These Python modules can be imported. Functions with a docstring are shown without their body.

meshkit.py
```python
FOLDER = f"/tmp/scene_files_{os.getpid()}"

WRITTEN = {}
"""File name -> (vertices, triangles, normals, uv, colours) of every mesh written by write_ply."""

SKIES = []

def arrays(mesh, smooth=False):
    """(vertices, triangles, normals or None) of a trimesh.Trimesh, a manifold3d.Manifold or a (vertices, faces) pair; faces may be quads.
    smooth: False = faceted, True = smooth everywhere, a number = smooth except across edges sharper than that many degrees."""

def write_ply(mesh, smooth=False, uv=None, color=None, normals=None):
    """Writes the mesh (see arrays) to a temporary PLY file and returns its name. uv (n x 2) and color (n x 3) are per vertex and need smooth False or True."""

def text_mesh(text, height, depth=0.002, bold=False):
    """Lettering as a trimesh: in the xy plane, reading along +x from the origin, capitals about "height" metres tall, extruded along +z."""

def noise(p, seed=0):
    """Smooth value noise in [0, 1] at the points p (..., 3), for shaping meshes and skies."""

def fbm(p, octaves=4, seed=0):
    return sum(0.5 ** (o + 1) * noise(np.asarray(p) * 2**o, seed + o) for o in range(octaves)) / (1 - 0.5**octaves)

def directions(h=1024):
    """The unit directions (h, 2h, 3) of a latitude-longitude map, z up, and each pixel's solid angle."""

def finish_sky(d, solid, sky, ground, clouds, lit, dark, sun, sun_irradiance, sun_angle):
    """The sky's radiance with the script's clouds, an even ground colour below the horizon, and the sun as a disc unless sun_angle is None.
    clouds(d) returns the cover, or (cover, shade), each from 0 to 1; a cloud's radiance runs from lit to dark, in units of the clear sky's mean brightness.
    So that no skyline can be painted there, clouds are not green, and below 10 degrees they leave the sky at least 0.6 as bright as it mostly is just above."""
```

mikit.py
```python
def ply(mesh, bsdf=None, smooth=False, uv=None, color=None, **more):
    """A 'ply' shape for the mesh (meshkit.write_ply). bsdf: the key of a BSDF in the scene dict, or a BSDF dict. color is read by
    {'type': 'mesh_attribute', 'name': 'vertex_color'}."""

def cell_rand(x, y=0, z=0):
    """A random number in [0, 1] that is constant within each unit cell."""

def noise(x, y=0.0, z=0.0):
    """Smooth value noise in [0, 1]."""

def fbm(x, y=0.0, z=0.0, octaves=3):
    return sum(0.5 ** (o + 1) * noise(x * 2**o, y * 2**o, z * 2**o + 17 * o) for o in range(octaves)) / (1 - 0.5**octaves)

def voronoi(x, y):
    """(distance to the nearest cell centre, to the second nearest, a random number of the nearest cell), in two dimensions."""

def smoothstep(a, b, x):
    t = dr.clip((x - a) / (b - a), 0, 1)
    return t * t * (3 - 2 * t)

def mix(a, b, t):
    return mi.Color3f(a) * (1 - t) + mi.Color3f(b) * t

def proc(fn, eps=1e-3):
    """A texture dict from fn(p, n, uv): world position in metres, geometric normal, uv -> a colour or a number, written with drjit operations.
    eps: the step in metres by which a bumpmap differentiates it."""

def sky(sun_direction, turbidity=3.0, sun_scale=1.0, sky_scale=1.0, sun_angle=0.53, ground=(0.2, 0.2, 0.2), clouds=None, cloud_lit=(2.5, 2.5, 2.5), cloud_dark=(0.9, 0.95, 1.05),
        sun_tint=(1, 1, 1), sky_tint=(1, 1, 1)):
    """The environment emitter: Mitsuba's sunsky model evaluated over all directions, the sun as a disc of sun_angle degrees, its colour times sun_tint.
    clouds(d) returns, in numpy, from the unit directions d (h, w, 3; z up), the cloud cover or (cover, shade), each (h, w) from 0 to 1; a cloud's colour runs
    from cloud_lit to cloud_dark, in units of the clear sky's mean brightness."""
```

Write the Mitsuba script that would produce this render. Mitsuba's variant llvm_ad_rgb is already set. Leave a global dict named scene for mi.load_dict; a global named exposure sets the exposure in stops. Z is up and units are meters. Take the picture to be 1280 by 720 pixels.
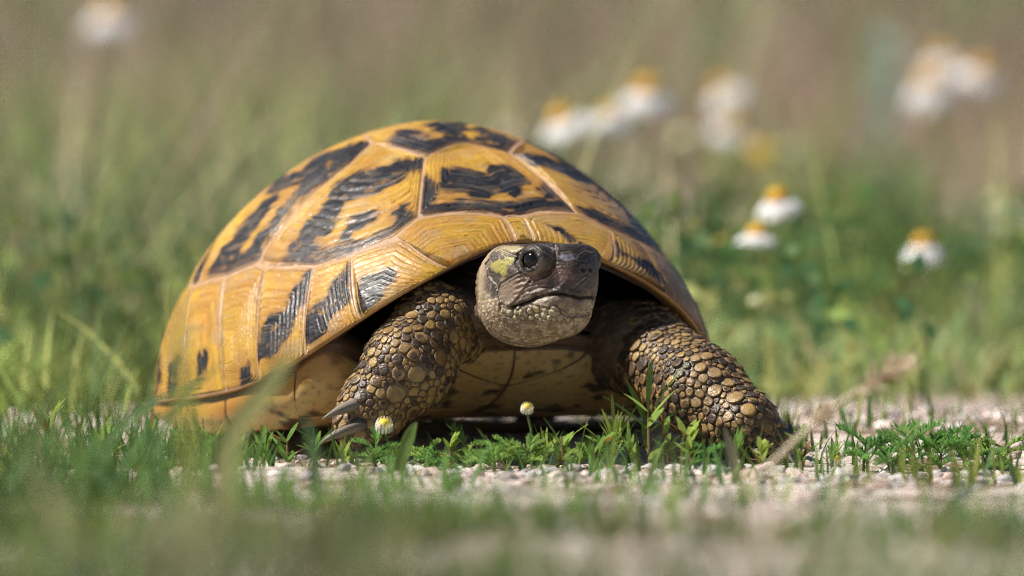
import math, random, numpy as np, trimesh, drjit as dr, mitsuba as mi, mikit, meshkit
from scipy.spatial import cKDTree
from scipy.interpolate import CubicSpline
from shapely.geometry import Point, Polygon

# ---------------------------------------------------------------- camera, sky, exposure
T = mi.ScalarTransform4f
CM = 0.01                                   # everything is modelled in centimetres and written in metres
EYE, AIM = np.array([0, -150.0, 13.5]), np.array([0, 0, 4.25])
scene, labels = {}, {}
scene['camera'] = {'type': 'thinlens', 'fov': math.degrees(2 * math.atan(13.6 / np.linalg.norm(AIM - EYE))), 'fov_axis': 'x',
                   'aperture_radius': 0.0112, 'focus_distance': 1.488, 'near_clip': 0.05, 'far_clip': 400.0,
                   'to_world': T().look_at(origin=(EYE * CM).tolist(), target=(AIM * CM).tolist(), up=[0, 0, 1])}
scene['sky_light'] = mikit.sky([-0.62, -0.03, 0.80], turbidity=3, sun_scale=1.2, sky_scale=0.40, sun_tint=(0.89, 1.0, 1.20))
exposure = 1.95

# ---------------------------------------------------------------- helpers
rng = np.random.default_rng(7)
fbm, vnoise = meshkit.fbm, meshkit.noise
GZ = -0.25                                  # mean ground level, cm


def sstep(a, b, x):
    t = np.clip((np.asarray(x, float) - a) / (b - a), 0, 1)
    return t * t * (3 - 2 * t)


def lerp(a, b, t):
    return np.asarray(a, float) * (1 - t)[..., None] + np.asarray(b, float) * t[..., None]


def unit(v):
    v = np.asarray(v, float)
    return v / np.maximum(np.linalg.norm(v, axis=-1, keepdims=True), 1e-12)


def numbered(name):
    if name not in USED:
        USED[name] = 0
        return name
    USED[name] += 1
    return '%s_%03d' % (name, USED[name])


USED = {}


def add(name, mesh, m, parent=None, color=None, smooth=True, label=None, cat=None, group=None, kind=None, **more):
    """One entry of the scene: mesh = (vertices in cm, faces)."""
    key = numbered((parent + '__' if parent else '') + name)
    v, f = (mesh.vertices, mesh.faces) if hasattr(mesh, 'vertices') else mesh
    scene[key] = mikit.ply((np.asarray(v, float) * CM, np.asarray(f)), m, smooth=smooth, color=color, **more)
    tag(key, label, cat, group, kind)
    return key


def thing(name, label, cat, group=None):
    key = numbered(name)
    tag(key, label, cat, group)
    return key


def tag(key, label=None, cat=None, group=None, kind=None):
    d = {k: v for k, v in (('label', label), ('category', cat), ('group', group), ('kind', kind)) if v}
    if d:
        labels[key] = d


def grid_faces(n, m, wrap=False):
    i = np.arange(n * m).reshape(n, m)
    if wrap:
        i = np.concatenate([i, i[:1]])
    a, b, c, d = i[:-1, :-1], i[1:, :-1], i[1:, 1:], i[:-1, 1:]
    return np.concatenate([np.stack([a, b, c], -1).reshape(-1, 3), np.stack([a, c, d], -1).reshape(-1, 3)])


def join(parts):
    """Joins (v, f[, c]) tuples."""
    n, V, F_, Cc = 0, [], [], []
    for p in parts:
        V.append(p[0]); F_.append(np.asarray(p[1]) + n); n += len(p[0])
        if len(p) > 2:
            Cc.append(p[2])
    return (np.vstack(V), np.vstack(F_)) + ((np.vstack(Cc),) if Cc else ())


def tube(pts, rad, sides=7):
    """A tapering tube along pts with closed ends."""
    pts, rad = np.asarray(pts, float), np.broadcast_to(np.asarray(rad, float), len(pts))
    t = unit(np.gradient(pts, axis=0))
    ref = np.where(np.abs(t[:, 2:3]) < 0.9, [0, 0, 1.0], [1.0, 0, 0])
    x = unit(np.cross(t, ref)); y = np.cross(t, x)
    a = np.arange(sides) / sides * 2 * np.pi
    v = pts[:, None] + rad[:, None, None] * (np.cos(a)[None, :, None] * x[:, None] + np.sin(a)[None, :, None] * y[:, None])
    n = len(pts)
    f = []
    for i in range(n - 1):
        for k in range(sides):
            p, q = i * sides + k, i * sides + (k + 1) % sides
            f += [(p, q, q + sides), (p, q + sides, p + sides)]
    v = np.vstack([v.reshape(-1, 3), pts[:1], pts[-1:]])
    for k in range(sides):
        f += [(k, n * sides, (k + 1) % sides), ((n - 1) * sides + k, (n - 1) * sides + (k + 1) % sides, n * sides + 1)]
    return v, np.array(f)[:, ::-1]


def poly_sd(p, poly):
    """Signed distance (inside positive) of the points p (n, 2) to a polygon."""
    poly = np.asarray(poly, float)
    d = np.full(len(p), 1e9); inside = np.zeros(len(p), bool)
    for a, b in zip(poly, np.roll(poly, -1, 0)):
        e = b - a
        t = np.clip(((p - a) @ e) / max(e @ e, 1e-12), 0, 1)
        d = np.minimum(d, np.linalg.norm(p - a - t[:, None] * e, axis=1))
        if a[1] != b[1]:
            c = ((a[1] > p[:, 1]) != (b[1] > p[:, 1])) & (p[:, 0] < (b[0] - a[0]) * (p[:, 1] - a[1]) / (b[1] - a[1]) + a[0])
            inside ^= c
    return np.where(inside, d, -d)


def ground_z(x, y):
    x, y = np.asarray(x, float), np.asarray(y, float)
    q = np.stack([x * 0.16, y * 0.16, 0 * x], -1)
    q2 = np.stack([x * 0.9, y * 0.9, 0 * x + 3], -1)
    q3 = np.stack([x * 0.02, y * 0.02, 0 * x + 9], -1)
    far = sstep(20, 90, y)
    slope = -.048 * (np.clip(y + 3, -60, 0)) - .055 * np.clip(y - 11, 0, 40)       # the ground falls gently away from the camera
    slope = slope - .32 * np.exp(-((x + 6.5) / 3.5) ** 2 - ((y - 3.5) / 4.0) ** 2)            # the hollow its right flank sits in
    return GZ + slope + 0.5 * (fbm(q, 3, 3) - .5) + 0.10 * (fbm(q2, 3, 5) - .5) + far * 3.0 * (fbm(q3, 2, 8) - .5)


# ---------------------------------------------------------------- materials
VC = {'type': 'mesh_attribute', 'name': 'vertex_color'}
W = 1 / CM


def scratches(p, n, uv):
    x, y, z = p.x * W, p.y * W, p.z * W
    return (mikit.fbm(x * 9 + 3, y * 9, z * 34, 3) * 0.6 + mikit.fbm(x * 34, y * 30, z * 11, 2) * 0.5)


def grainy(p, n, uv):
    x, y, z = p.x * W, p.y * W, p.z * W
    return mikit.fbm(x * 16, y * 16, z * 16, 3) + 0.6 * mikit.noise(x * 45, y * 45, z * 45)


def scute_rough(p, n, uv):
    x, y, z = p.x * W, p.y * W, p.z * W
    return dr.clip(0.24 + 0.40 * mikit.fbm(x * 4, y * 4, z * 12, 3), 0.2, 0.75)


def bumped(key, inner, fn, scale, eps=2e-4):
    scene[key] = {'type': 'twosided', 'b': {'type': 'bumpmap', 'scale': scale, 't': mikit.proc(fn, eps), 'b': inner}}


bumped('scute_mat', {'type': 'principled', 'base_color': VC, 'roughness': mikit.proc(scute_rough), 'specular': 0.5}, scratches, 0.00010)
bumped('skin_mat', {'type': 'principled', 'base_color': VC, 'roughness': 0.42, 'specular': 0.5}, grainy, 0.00022)
bumped('scale_mat', {'type': 'principled', 'base_color': VC, 'roughness': 0.42, 'specular': 0.5}, grainy, 0.00020)
bumped('plastron_mat', {'type': 'principled', 'base_color': VC, 'roughness': 0.42, 'specular': 0.5}, scratches, 0.00008)
scene['claw_mat'] = {'type': 'twosided', 'b': {'type': 'principled', 'base_color': VC, 'roughness': 0.5, 'specular': 0.4}}
scene['eye_mat'] = {'type': 'principled', 'base_color': {'type': 'rgb', 'value': [0.006, 0.005, 0.005]}, 'roughness': 0.09, 'specular': 0.5}
scene['leaf_mat'] = {'type': 'principledthin', 'base_color': VC, 'roughness': 0.45, 'diff_trans': 0.9, 'spec_trans': 0.0, 'eta': 1.4}
scene['petal_mat'] = {'type': 'principledthin', 'base_color': {'type': 'rgb', 'value': [0.93, 0.93, 0.93]}, 'roughness': 0.6, 'diff_trans': 0.35}
scene['stem_mat'] = {'type': 'twosided', 'b': {'type': 'principled', 'base_color': VC, 'roughness': 0.6}}
scene['stone_mat'] = {'type': 'twosided', 'b': {'type': 'bumpmap', 'scale': 0.0004, 't': mikit.proc(grainy, 2e-4), 'b': {'type': 'principled', 'base_color': VC, 'roughness': 0.8, 'specular': 0.3}}}


def ground_color(p, n, uv):
    x, y = p.x * W, p.y * W
    a = mikit.fbm(x * 0.45, y * 0.45, 1.0, 3)
    b = mikit.fbm(x * 5, y * 5, 4.0, 3)
    c = mikit.mix((0.40, 0.32, 0.275), (0.62, 0.55, 0.50), mikit.smoothstep(.3, .7, b))
    c = mikit.mix(c, (0.19, 0.14, 0.10), mikit.smoothstep(.50, .64, a))
    far = mikit.smoothstep(14, 40, y)
    soil = mikit.mix((0.20, 0.16, 0.115), (0.42, 0.35, 0.29), mikit.smoothstep(.3, .7, mikit.fbm(x * 0.11, y * 0.07, 7.0, 3)))
    soil = mikit.mix(soil, (0.085, 0.075, 0.055), .85 * mikit.smoothstep(.46, .60, mikit.fbm(x * 0.035, y * 0.010, 13.0, 3)))
    soil = mikit.mix(soil, (0.17, 0.13, 0.11), .5 * mikit.smoothstep(150, 400, y))
    return mikit.mix(c, soil, far)


def ground_bump(p, n, uv):
    x, y = p.x * W, p.y * W
    return mikit.fbm(x * 6, y * 6, 2.0, 4)


scene['ground_mat'] = {'type': 'twosided', 'b': {'type': 'bumpmap', 'scale': 0.0012, 't': mikit.proc(ground_bump, 3e-4),
                       'b': {'type': 'principled', 'base_color': mikit.proc(ground_color), 'roughness': 0.9, 'specular': 0.2}}}

# ---------------------------------------------------------------- ground
def spaced(lo, a, b, hi, fine, k):
    mid = np.arange(a, b + 1e-6, fine)
    up = b + (hi - b) * (np.linspace(0, 1, k + 1)[1:] ** 4)
    dn = a - (a - lo) * (np.linspace(0, 1, k + 1)[1:] ** 4)
    return np.concatenate([dn[::-1], mid, up])


gx, gy = spaced(-12000, -22, 22, 12000, .25, 60), spaced(-3000, -46, 24, 24000, .25, 80)
GX, GY = np.meshgrid(gx, gy, indexing='ij')
gm = (np.stack([GX, GY, ground_z(GX, GY)], -1).reshape(-1, 3), grid_faces(len(gx), len(gy)))
add('ground', gm, 'ground_mat', kind='structure', label='sandy ground with fine gravel under the tortoise')

# ---------------------------------------------------------------- tortoise: carapace
tortoise = thing('tortoise', 'yellow and black tortoise with scaly forelegs walking over gravel and short grass', 'tortoise')
TH, TX, TY, TOPZ, AX = math.radians(20.1747), -1.9843, 7.1906, 8.3985, -0.1468
KN = np.radians([0, 25, 50, 75, 100, 130, 155, 180])
RIM_R = [6.6675, 7.9295, 7.8521, 7.4571, 7.85, 8.15, 9.1, 9.6]
RIM_Z = [5.4518, 4.3036, 2.2045, 1.20, .80, .55, .65, .9]
FW = np.array([math.sin(TH), -math.cos(TH), 0]); LF = np.cross([0, 0, 1], FW)


def per(y):
    k = np.concatenate([-KN[::-1][:-1], KN]); v = np.concatenate([y[::-1][:-1], y]); v[0] = v[-1]
    return CubicSpline(k, v, bc_type='periodic')


SR, SZ = per(np.array(RIM_R)), per(np.array(RIM_Z))


def to_world(L):
    L = np.asarray(L, float)
    return L[..., 0:1] * FW + L[..., 1:2] * LF + L[..., 2:3] * np.array([0, 0, 1]) + np.array([TX, TY, 0])


def shell_pt(phi, t):
    c = np.cos(phi)
    m = 1.8245 + (1.2324 - 1.8245) * np.clip(c, 0, 1) ** 2 + (1.9505 - 1.8245) * np.clip(-c, 0, 1) ** 2
    tt = np.clip(t, 0, 1) * np.pi / 2
    g, h = np.sin(tt) ** (2 / m), np.cos(tt) ** (2 / m)
    R, Z = SR(phi), SZ(phi)
    return to_world(np.stack([AX * (1 - g) + R * c * g, R * np.sin(phi) * g, Z + (TOPZ - Z) * h], -1))


PKN = np.radians([0, 18, 27, 34, 42, 52, 62, 75, 90, 105, 120, 133, 150, 180])
P_R = np.concatenate([[5.95, 6.2, 6.35, 6.6], SR(PKN[4:11]) - np.array([.42, .30, .18, .12, .10, .10, .14]), [6.6, 7.0, 7.0]])
P_Z = np.concatenate([[2.50, 2.45, 2.2, 2.1], SZ(PKN[4:11]) - np.array([.16, .12, .07, .05, .04, .04, .05]), [.6, .7, .8]])


def per2(y):
    k = np.concatenate([-PKN[::-1][:-1], PKN]); v = np.concatenate([y[::-1][:-1], y]); v[0] = v[-1]
    return CubicSpline(k, v, bc_type='periodic')


PR, PZ = per2(P_R), per2(P_Z)


def plas_pt(phi, t):
    tt = np.clip(t, 0, 1) * np.pi / 2
    g = np.sin(tt) ** (.80 - .32 * np.sin(phi) ** 2)
    h = 1 - np.cos(tt) ** (2 / (2.2 + 2.6 * np.sin(phi) ** 2))
    z0 = .30 - .58 * np.sin(phi) ** 2 * sstep(.2, .7, t)
    z0 = z0 + .28 * sstep(.05, .70, t * np.cos(phi))
    L = np.stack([PR(phi) * np.cos(phi) * g, PR(phi) * np.sin(phi) * g, z0 + (PZ(phi) - z0) * h], -1)
    return to_world(L)


def polar_q(q):
    return np.arctan2(q[..., 1], q[..., 0]), np.linalg.norm(q, axis=-1)


def surf(fn, q):
    """Point and outward normal of a polar surface at the map points q."""
    q = np.where(np.linalg.norm(q, axis=-1, keepdims=True) < 4e-3, q + 4e-3, q)
    phi, t = polar_q(q)
    p = fn(phi, t)
    e = 4e-3
    t0 = np.minimum(t, 1 - e)
    dt = fn(phi, t0 + e) - fn(phi, t0 - e)
    dp = fn(phi + e / np.maximum(t, .02), t0) - fn(phi - e / np.maximum(t, .02), t0)
    return p, unit(np.cross(dt, dp)) * (-1 if fn is plas_pt else 1)


nph, nt = 240, 60
PHg, Tg = np.meshgrid(np.linspace(-np.pi, np.pi, nph + 1)[:-1], np.linspace(0.004, 1, nt), indexing='ij')
sp, sn = surf(shell_pt, np.stack([Tg * np.cos(PHg), Tg * np.sin(PHg)], -1))
# outer skin (under the scutes), rolled lip, inner skin
rimn = sn[:, -1:].copy()
inward = -unit(np.stack([np.cos(PHg[:, -1]) * 1, np.sin(PHg[:, -1]), 0 * PHg[:, -1]], -1))
inward = (inward[..., 0:1] * FW + inward[..., 1:2] * LF)[:, None]
lip = [sp[:, -1:] + inward * a - np.array([0, 0, b]) for a, b in ((.00, .03), (.03, .06), (.10, .06), (.28, .0))]
inner = sp[:, ::-1][:, ::3] - sn[:, ::-1][:, ::3] * 0.42
outer = sp + sn * 0.006
cv = np.concatenate([outer, *lip, inner], 1)
m_ = cv.shape[1]
f1 = grid_faces(nph, m_, wrap=True)
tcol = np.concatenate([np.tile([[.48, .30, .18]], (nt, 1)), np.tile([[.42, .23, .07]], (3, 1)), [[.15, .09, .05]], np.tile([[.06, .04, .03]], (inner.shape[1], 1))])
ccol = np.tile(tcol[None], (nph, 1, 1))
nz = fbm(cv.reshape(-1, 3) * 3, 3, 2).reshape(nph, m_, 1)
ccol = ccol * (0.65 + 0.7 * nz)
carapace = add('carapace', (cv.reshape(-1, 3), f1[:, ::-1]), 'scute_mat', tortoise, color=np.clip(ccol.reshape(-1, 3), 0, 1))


def mir(poly):
    return [(x, -y) for x, y in poly]


def rimq(deg, t=1.0):
    return (t * math.cos(math.radians(deg)), t * math.sin(math.radians(deg)))


C12 = [(.073, -.224), (.134, -.300), (.150, -.354), (.172, -.492), (.192, -.592), (.202, -.618)]
C23 = [(-.30, -.21), (-.25, -.42), (-.15, -.60), (-.06, -.70)]
C34 = [(-.60, -.20), (-.58, -.38), (-.50, -.50)]
BR = [(.246, -.609), (.313, -.580), (.430, -.518), (.515, -.434), (.570, -.335)]
Aq, Bq, Eq, Cq, N1, N2 = (.307, -.157), (.310, .135), (.561, -.262), (.615, .209), (.758, -.037), (.756, .031)
SC = []                                     # (name, polygon, areola centre shift, patches, density)
SC.append(('vertebral_scute', [Aq, Eq, N1, N2, Cq, Bq], (-.16, 0), ['V1', 'V1b', 'V1c'], 2))
SC.append(('vertebral_scute', [(-.2, -.14), C12[0], Aq, Bq, (.073, .224), (-.2, .14)], (-.16, 0), ['V2'], 2))
SC.append(('vertebral_scute', [(-.48, -.13), (-.30, -.21), (-.2, -.14), (-.2, .14), (-.30, .21), (-.48, .13)], (-.05, 0), [], 0))
SC.append(('vertebral_scute', [(-.66, -.1), (-.60, -.20), (-.48, -.13), (-.48, .13), (-.60, .20), (-.66, .1)], (0, 0), [], 0))
SC.append(('vertebral_scute', [(-.78, -.20), (-.74, -.26), (-.66, -.1), (-.66, .1), (-.74, .26), (-.78, .20), (-.80, 0)], (0, 0), [], 0))
c1r = [Aq] + C12[::1] + BR + [Eq]
c1l = [Bq] + mir(C12) + [(.246, .609), (.313, .58), (.43, .518), (.515, .434), (.571, .372), (.624, .283), Cq]
SC.append(('costal_scute', c1r, (-.09, .17), ['C1R', 'C1Rb', 'C1Rc', 'C1Rd'], 2))
SC.append(('costal_scute', c1l, (-.09, -.17), ['C1L', 'C1Lb'], 2))
c2r = [C12[0], (-.2, -.14)] + C23 + [(.085, -.68)] + C12[:0:-1]
SC.append(('costal_scute', c2r, (-.05, .20), ['C2R', 'C2Rb'], 2))
SC.append(('costal_scute', mir(c2r), (-.05, -.20), ['C2R-', 'C2Rb-'], 1))
c3r = [(-.48, -.13)] + C34 + [(-.40, -.60), (-.25, -.665), (-.10, -.70), C23[3], C23[2], C23[1], C23[0]]
SC.append(('costal_scute', c3r, (0, .08), ['C3R'], 1))
SC.append(('costal_scute', mir(c3r), (0, -.08), ['C3R-'], 0))
c4r = [(-.66, -.1), (-.74, -.26), (-.70, -.34), C34[2], C34[1], C34[0]]
SC.append(('costal_scute', c4r, (0, .03), [], 0))
SC.append(('costal_scute', mir(c4r), (0, -.03), [], 0))
# marginals: seams as (inner point, outer angle) going round the right side
seamR = [((.605, -.324), -17.5), ((.515, -.434), -34.5), ((.43, -.518), -46), ((.246, -.609), -58.5), ((.085, -.68), -70), ((-.10, -.70), -84),
         ((-.25, -.665), -97), ((-.40, -.60), -115), ((-.50, -.50), -133), ((-.70, -.34), -152), ((-.77, -.20), -167)]
seamL = [((.624, .283), 17.0), ((.571, .372), 29.0)] + [((x, -y), -a) for (x, y), a in seamR[2:]]
RT = .999


def marginal(a, b, mid=()):
    (p, u), (q, v) = a, b
    return [p] + list(mid) + [q] + [rimq(w, RT) for w in np.linspace(v, u, 5)]


SC.append(('nuchal_scute', [N1, rimq(-2, RT), rimq(2, RT), N2], (0, 0), [], 1))
SC.append(('marginal_scute', [N1, Eq, (.570, -.335), seamR[0][0]] + [rimq(w, RT) for w in (-17.5, -13, -8, -2)], (.0, -.03), ['M1R'], 2))
SC.append(('marginal_scute', [N2, Cq, seamL[0][0]] + [rimq(w, RT) for w in (17, 13, 8, 2)], (.0, .03), ['M1L'], 2))
SC.append(('marginal_scute', marginal(seamR[0], seamR[1]), (0, 0), ['M2R'], 2))
for k, nm in ((1, 'M3R'), (2, 'M4R'), (3, 'M5R'), (4, 'M6R'), (5, 'M7Rb'), (6, 'M7R'), (7, ''), (8, ''), (9, '')):
    mid = {2: [(.313, -.58)], 3: [(.202, -.618)], 4: [(-.06, -.70)]}.get(k, [])
    SC.append(('marginal_scute', marginal(seamR[k], seamR[k + 1], mid), (0, 0), [nm] if nm else [], 2 if k < 4 else 1 if k < 7 else 0))
    lm = mir(mid)
    SC.append(('marginal_scute', marginal(seamL[k], seamL[k + 1], lm), (0, 0), [nm + '-'] if nm and nm != 'M3R' else [], 1 if k < 4 else 0))
SC.append(('marginal_scute', marginal(seamL[0], seamL[1]), (0, 0), ['M2L', 'M3L'], 2))
SC.append(('supracaudal_scute', [seamR[-1][0], (-.80, 0), seamL[-1][0]] + [rimq(w, RT) for w in (167, 175, 180, 185, 193)], (0, 0), [], 0))


def dense_poly(poly, n, gap):
    """The polygon pulled in by gap (map units), its corners slightly rounded, sampled at n points."""
    g = Polygon(poly).buffer(0)
    g = g.buffer(-gap - .009).buffer(.009)
    if g.geom_type != 'Polygon':
        g = max(g.geoms, key=lambda a: a.area)
    line = g.exterior
    p = np.array([line.interpolate(s, normalized=True).coords[0] for s in np.linspace(0, 1, n, endpoint=False)])
    return p


def polar_mesh(bound, centre, rings):
    """Concentric rings from the centre to the boundary, so that growth rings follow the outline."""
    r = np.linspace(0, 1, rings + 1)[1:]
    r = np.concatenate([r, [1.0]])
    q = centre + (bound - centre)[None] * r[:, None, None]
    return q, r


def scute(name, poly, shift, patches, dens, fn, height, mat, parent, painter, gap=.0024, seed=0):
    n, rings = ((90, 16), (150, 34), (230, 92))[dens]
    bound = dense_poly(poly, n, gap)
    centre = bound.mean(0)
    aim = centre + np.array(shift) if 'marginal' not in name else centre * 1.35
    if 'marginal' in name:
        tang = unit(np.array([centre[1], -centre[0]])) * np.sign(centre[1] + 1e-9)
        aim = centre * 1.11 - tang * .07
    inside = Polygon(bound).buffer(-.018)
    for s_ in np.linspace(1, 0, 21):
        c_ = centre + (aim - centre) * s_
        if inside.contains(Point(c_)):
            centre = c_
            break
    q, r = polar_mesh(bound, centre, rings)
    k = len(r)
    p, nn = surf(fn, q)
    col, dh = painter(name, q.reshape(-1, 2), np.repeat(r, n), p.reshape(-1, 3), patches, seed)
    prof = height * (1 - np.clip((r - .86) / .14, 0, 1) ** 3 * .8)
    prof[-1] = -.02
    h = prof[:, None] + dh.reshape(k, n) * (np.arange(k)[:, None] < k - 1)
    v = p + nn * h[..., None]
    pc, nc = surf(fn, centre[None])
    f = []
    i = np.arange(n)
    for a in range(k - 1):
        b, c = a * n, (a + 1) * n
        f.append(np.stack([b + i, c + i, c + (i + 1) % n], 1)); f.append(np.stack([b + i, c + (i + 1) % n, b + (i + 1) % n], 1))
    f.append(np.stack([np.full(n, k * n), i, (i + 1) % n], 1))
    f = np.vstack(f)
    V = np.vstack([v.reshape(-1, 3), pc + nc * (h[0].mean())])
    C_ = np.vstack([col, col[:n].mean(0, keepdims=True)])
    tri = V[f[:n]]
    if (np.cross(tri[:, 1] - tri[:, 0], tri[:, 2] - tri[:, 0]) * nn.reshape(-1, 3)[f[:n, 0]]).sum() < 0:
        f = f[:, ::-1]
    return add(name, (V, f), mat, parent, color=np.clip(C_, 0, 1))


def paint_scute(name, q, r, p, patches, seed):
    so = seed * 7.3
    fine = fbm(p * 11, 3, 6); big = fbm(p * .9 + so, 3, 9); mid = fbm(p * 2.6 + so, 3, 19)
    # growth rings: one step per season, each with its own height, tone and wear
    u = r * (11 + 4 * vnoise(np.array([[so, 0, 0]]))[0]) + 1.3 * (fbm(p * .7 + so, 2, 14) - .5) + .35 * (mid - .5)
    ring, fr = np.floor(u), u - np.floor(u)
    hsh = np.sin(ring * 12.9898 + so * 3.1) * 43758.5453; hsh = hsh - np.floor(hsh)
    groove = np.exp(-(np.minimum(fr, 1 - fr) / .13) ** 2) * sstep(.12, .4, r) * (.35 + .65 * hsh) * sstep(.30, .55, mid + .2 * (hsh - .5))
    streak = fbm(np.stack([r * 70, p[:, 0] * .9 + so, p[:, 1] * .9], -1), 2, 12)
    right = sstep(1.0, 4.5, p @ LF - np.array([TX, TY, 0]) @ LF)          # grazing light on the tortoise's left side, painted in as duller, darker horn
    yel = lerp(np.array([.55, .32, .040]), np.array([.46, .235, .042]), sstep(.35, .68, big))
    dim_side = lerp(np.array([.33, .20, .085]), np.array([.22, .13, .065]), sstep(.3, .7, big))
    c = lerp(yel, dim_side, right)
    c = c * (1 + .30 * (hsh - .5) * sstep(.1, .3, r))[:, None]
    c = lerp(c, np.array([.56, .42, .22]), .50 * sstep(.56, .74, streak) * sstep(.35, .6, mid))       # worn pale lines along the rings
    c = lerp(c, np.array([.20, .085, .025]), .62 * groove)
    c = lerp(c, np.array([.27, .12, .035]), .45 * sstep(.56, .75, fine) * sstep(.4, .6, mid))
    c = lerp(c, np.array([.40, .31, .20]), .35 * sstep(.54, .72, fbm(p * 1.5 + 9, 4, 23)))               # dry dust
    dark = np.full(len(q), -1.0)
    for k in patches:
        poly = PATCH.get(k.rstrip('-'))
        if poly:
            poly = mir(poly) if k.endswith('-') else poly
            dark = np.maximum(dark, poly_sd(q, poly))
    jag = .016 * (streak - .5) + .022 * (hsh - .5) * (.4 + mid) + .030 * (fbm(p * 3.6, 4, 21) - .5)
    dd = dark + jag + .012
    m = sstep(-.004, .005, dd)
    c = lerp(c, np.array([.22, .10, .03]), .55 * sstep(-.02, .002, dd))
    m = m * (1 - .85 * sstep(.58, .70, streak) * sstep(.034, .004, dd)) * (1 - .55 * sstep(.62, .72, fbm(p * 4.2 + 3, 4, 29)))
    blk = lerp(np.array([.013, .013, .016]), np.array([.085, .080, .078]), .75 * sstep(.52, .74, streak) + .25 * groove)
    blk = lerp(blk, np.array([.11, .085, .06]), .5 * sstep(.56, .72, fbm(p * 2.1 + 4, 4, 27)))
    c = lerp(c, blk, m)
    c = lerp(c, np.array([.13, .06, .025]), .5 * np.exp(-((r - .955) / .016) ** 2) * sstep(.35, .6, mid + .15))
    edge = sstep(.968, 1.0, r)
    c = lerp(c, np.array([.46, .27, .13]), .7 * edge)
    dh = (.020 * (fr - .5) * (.4 + hsh) - .022 * groove) * sstep(.08, .3, r) + .012 * (fine - .5) + .03 * (mid - .5)
    return c, dh


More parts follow.
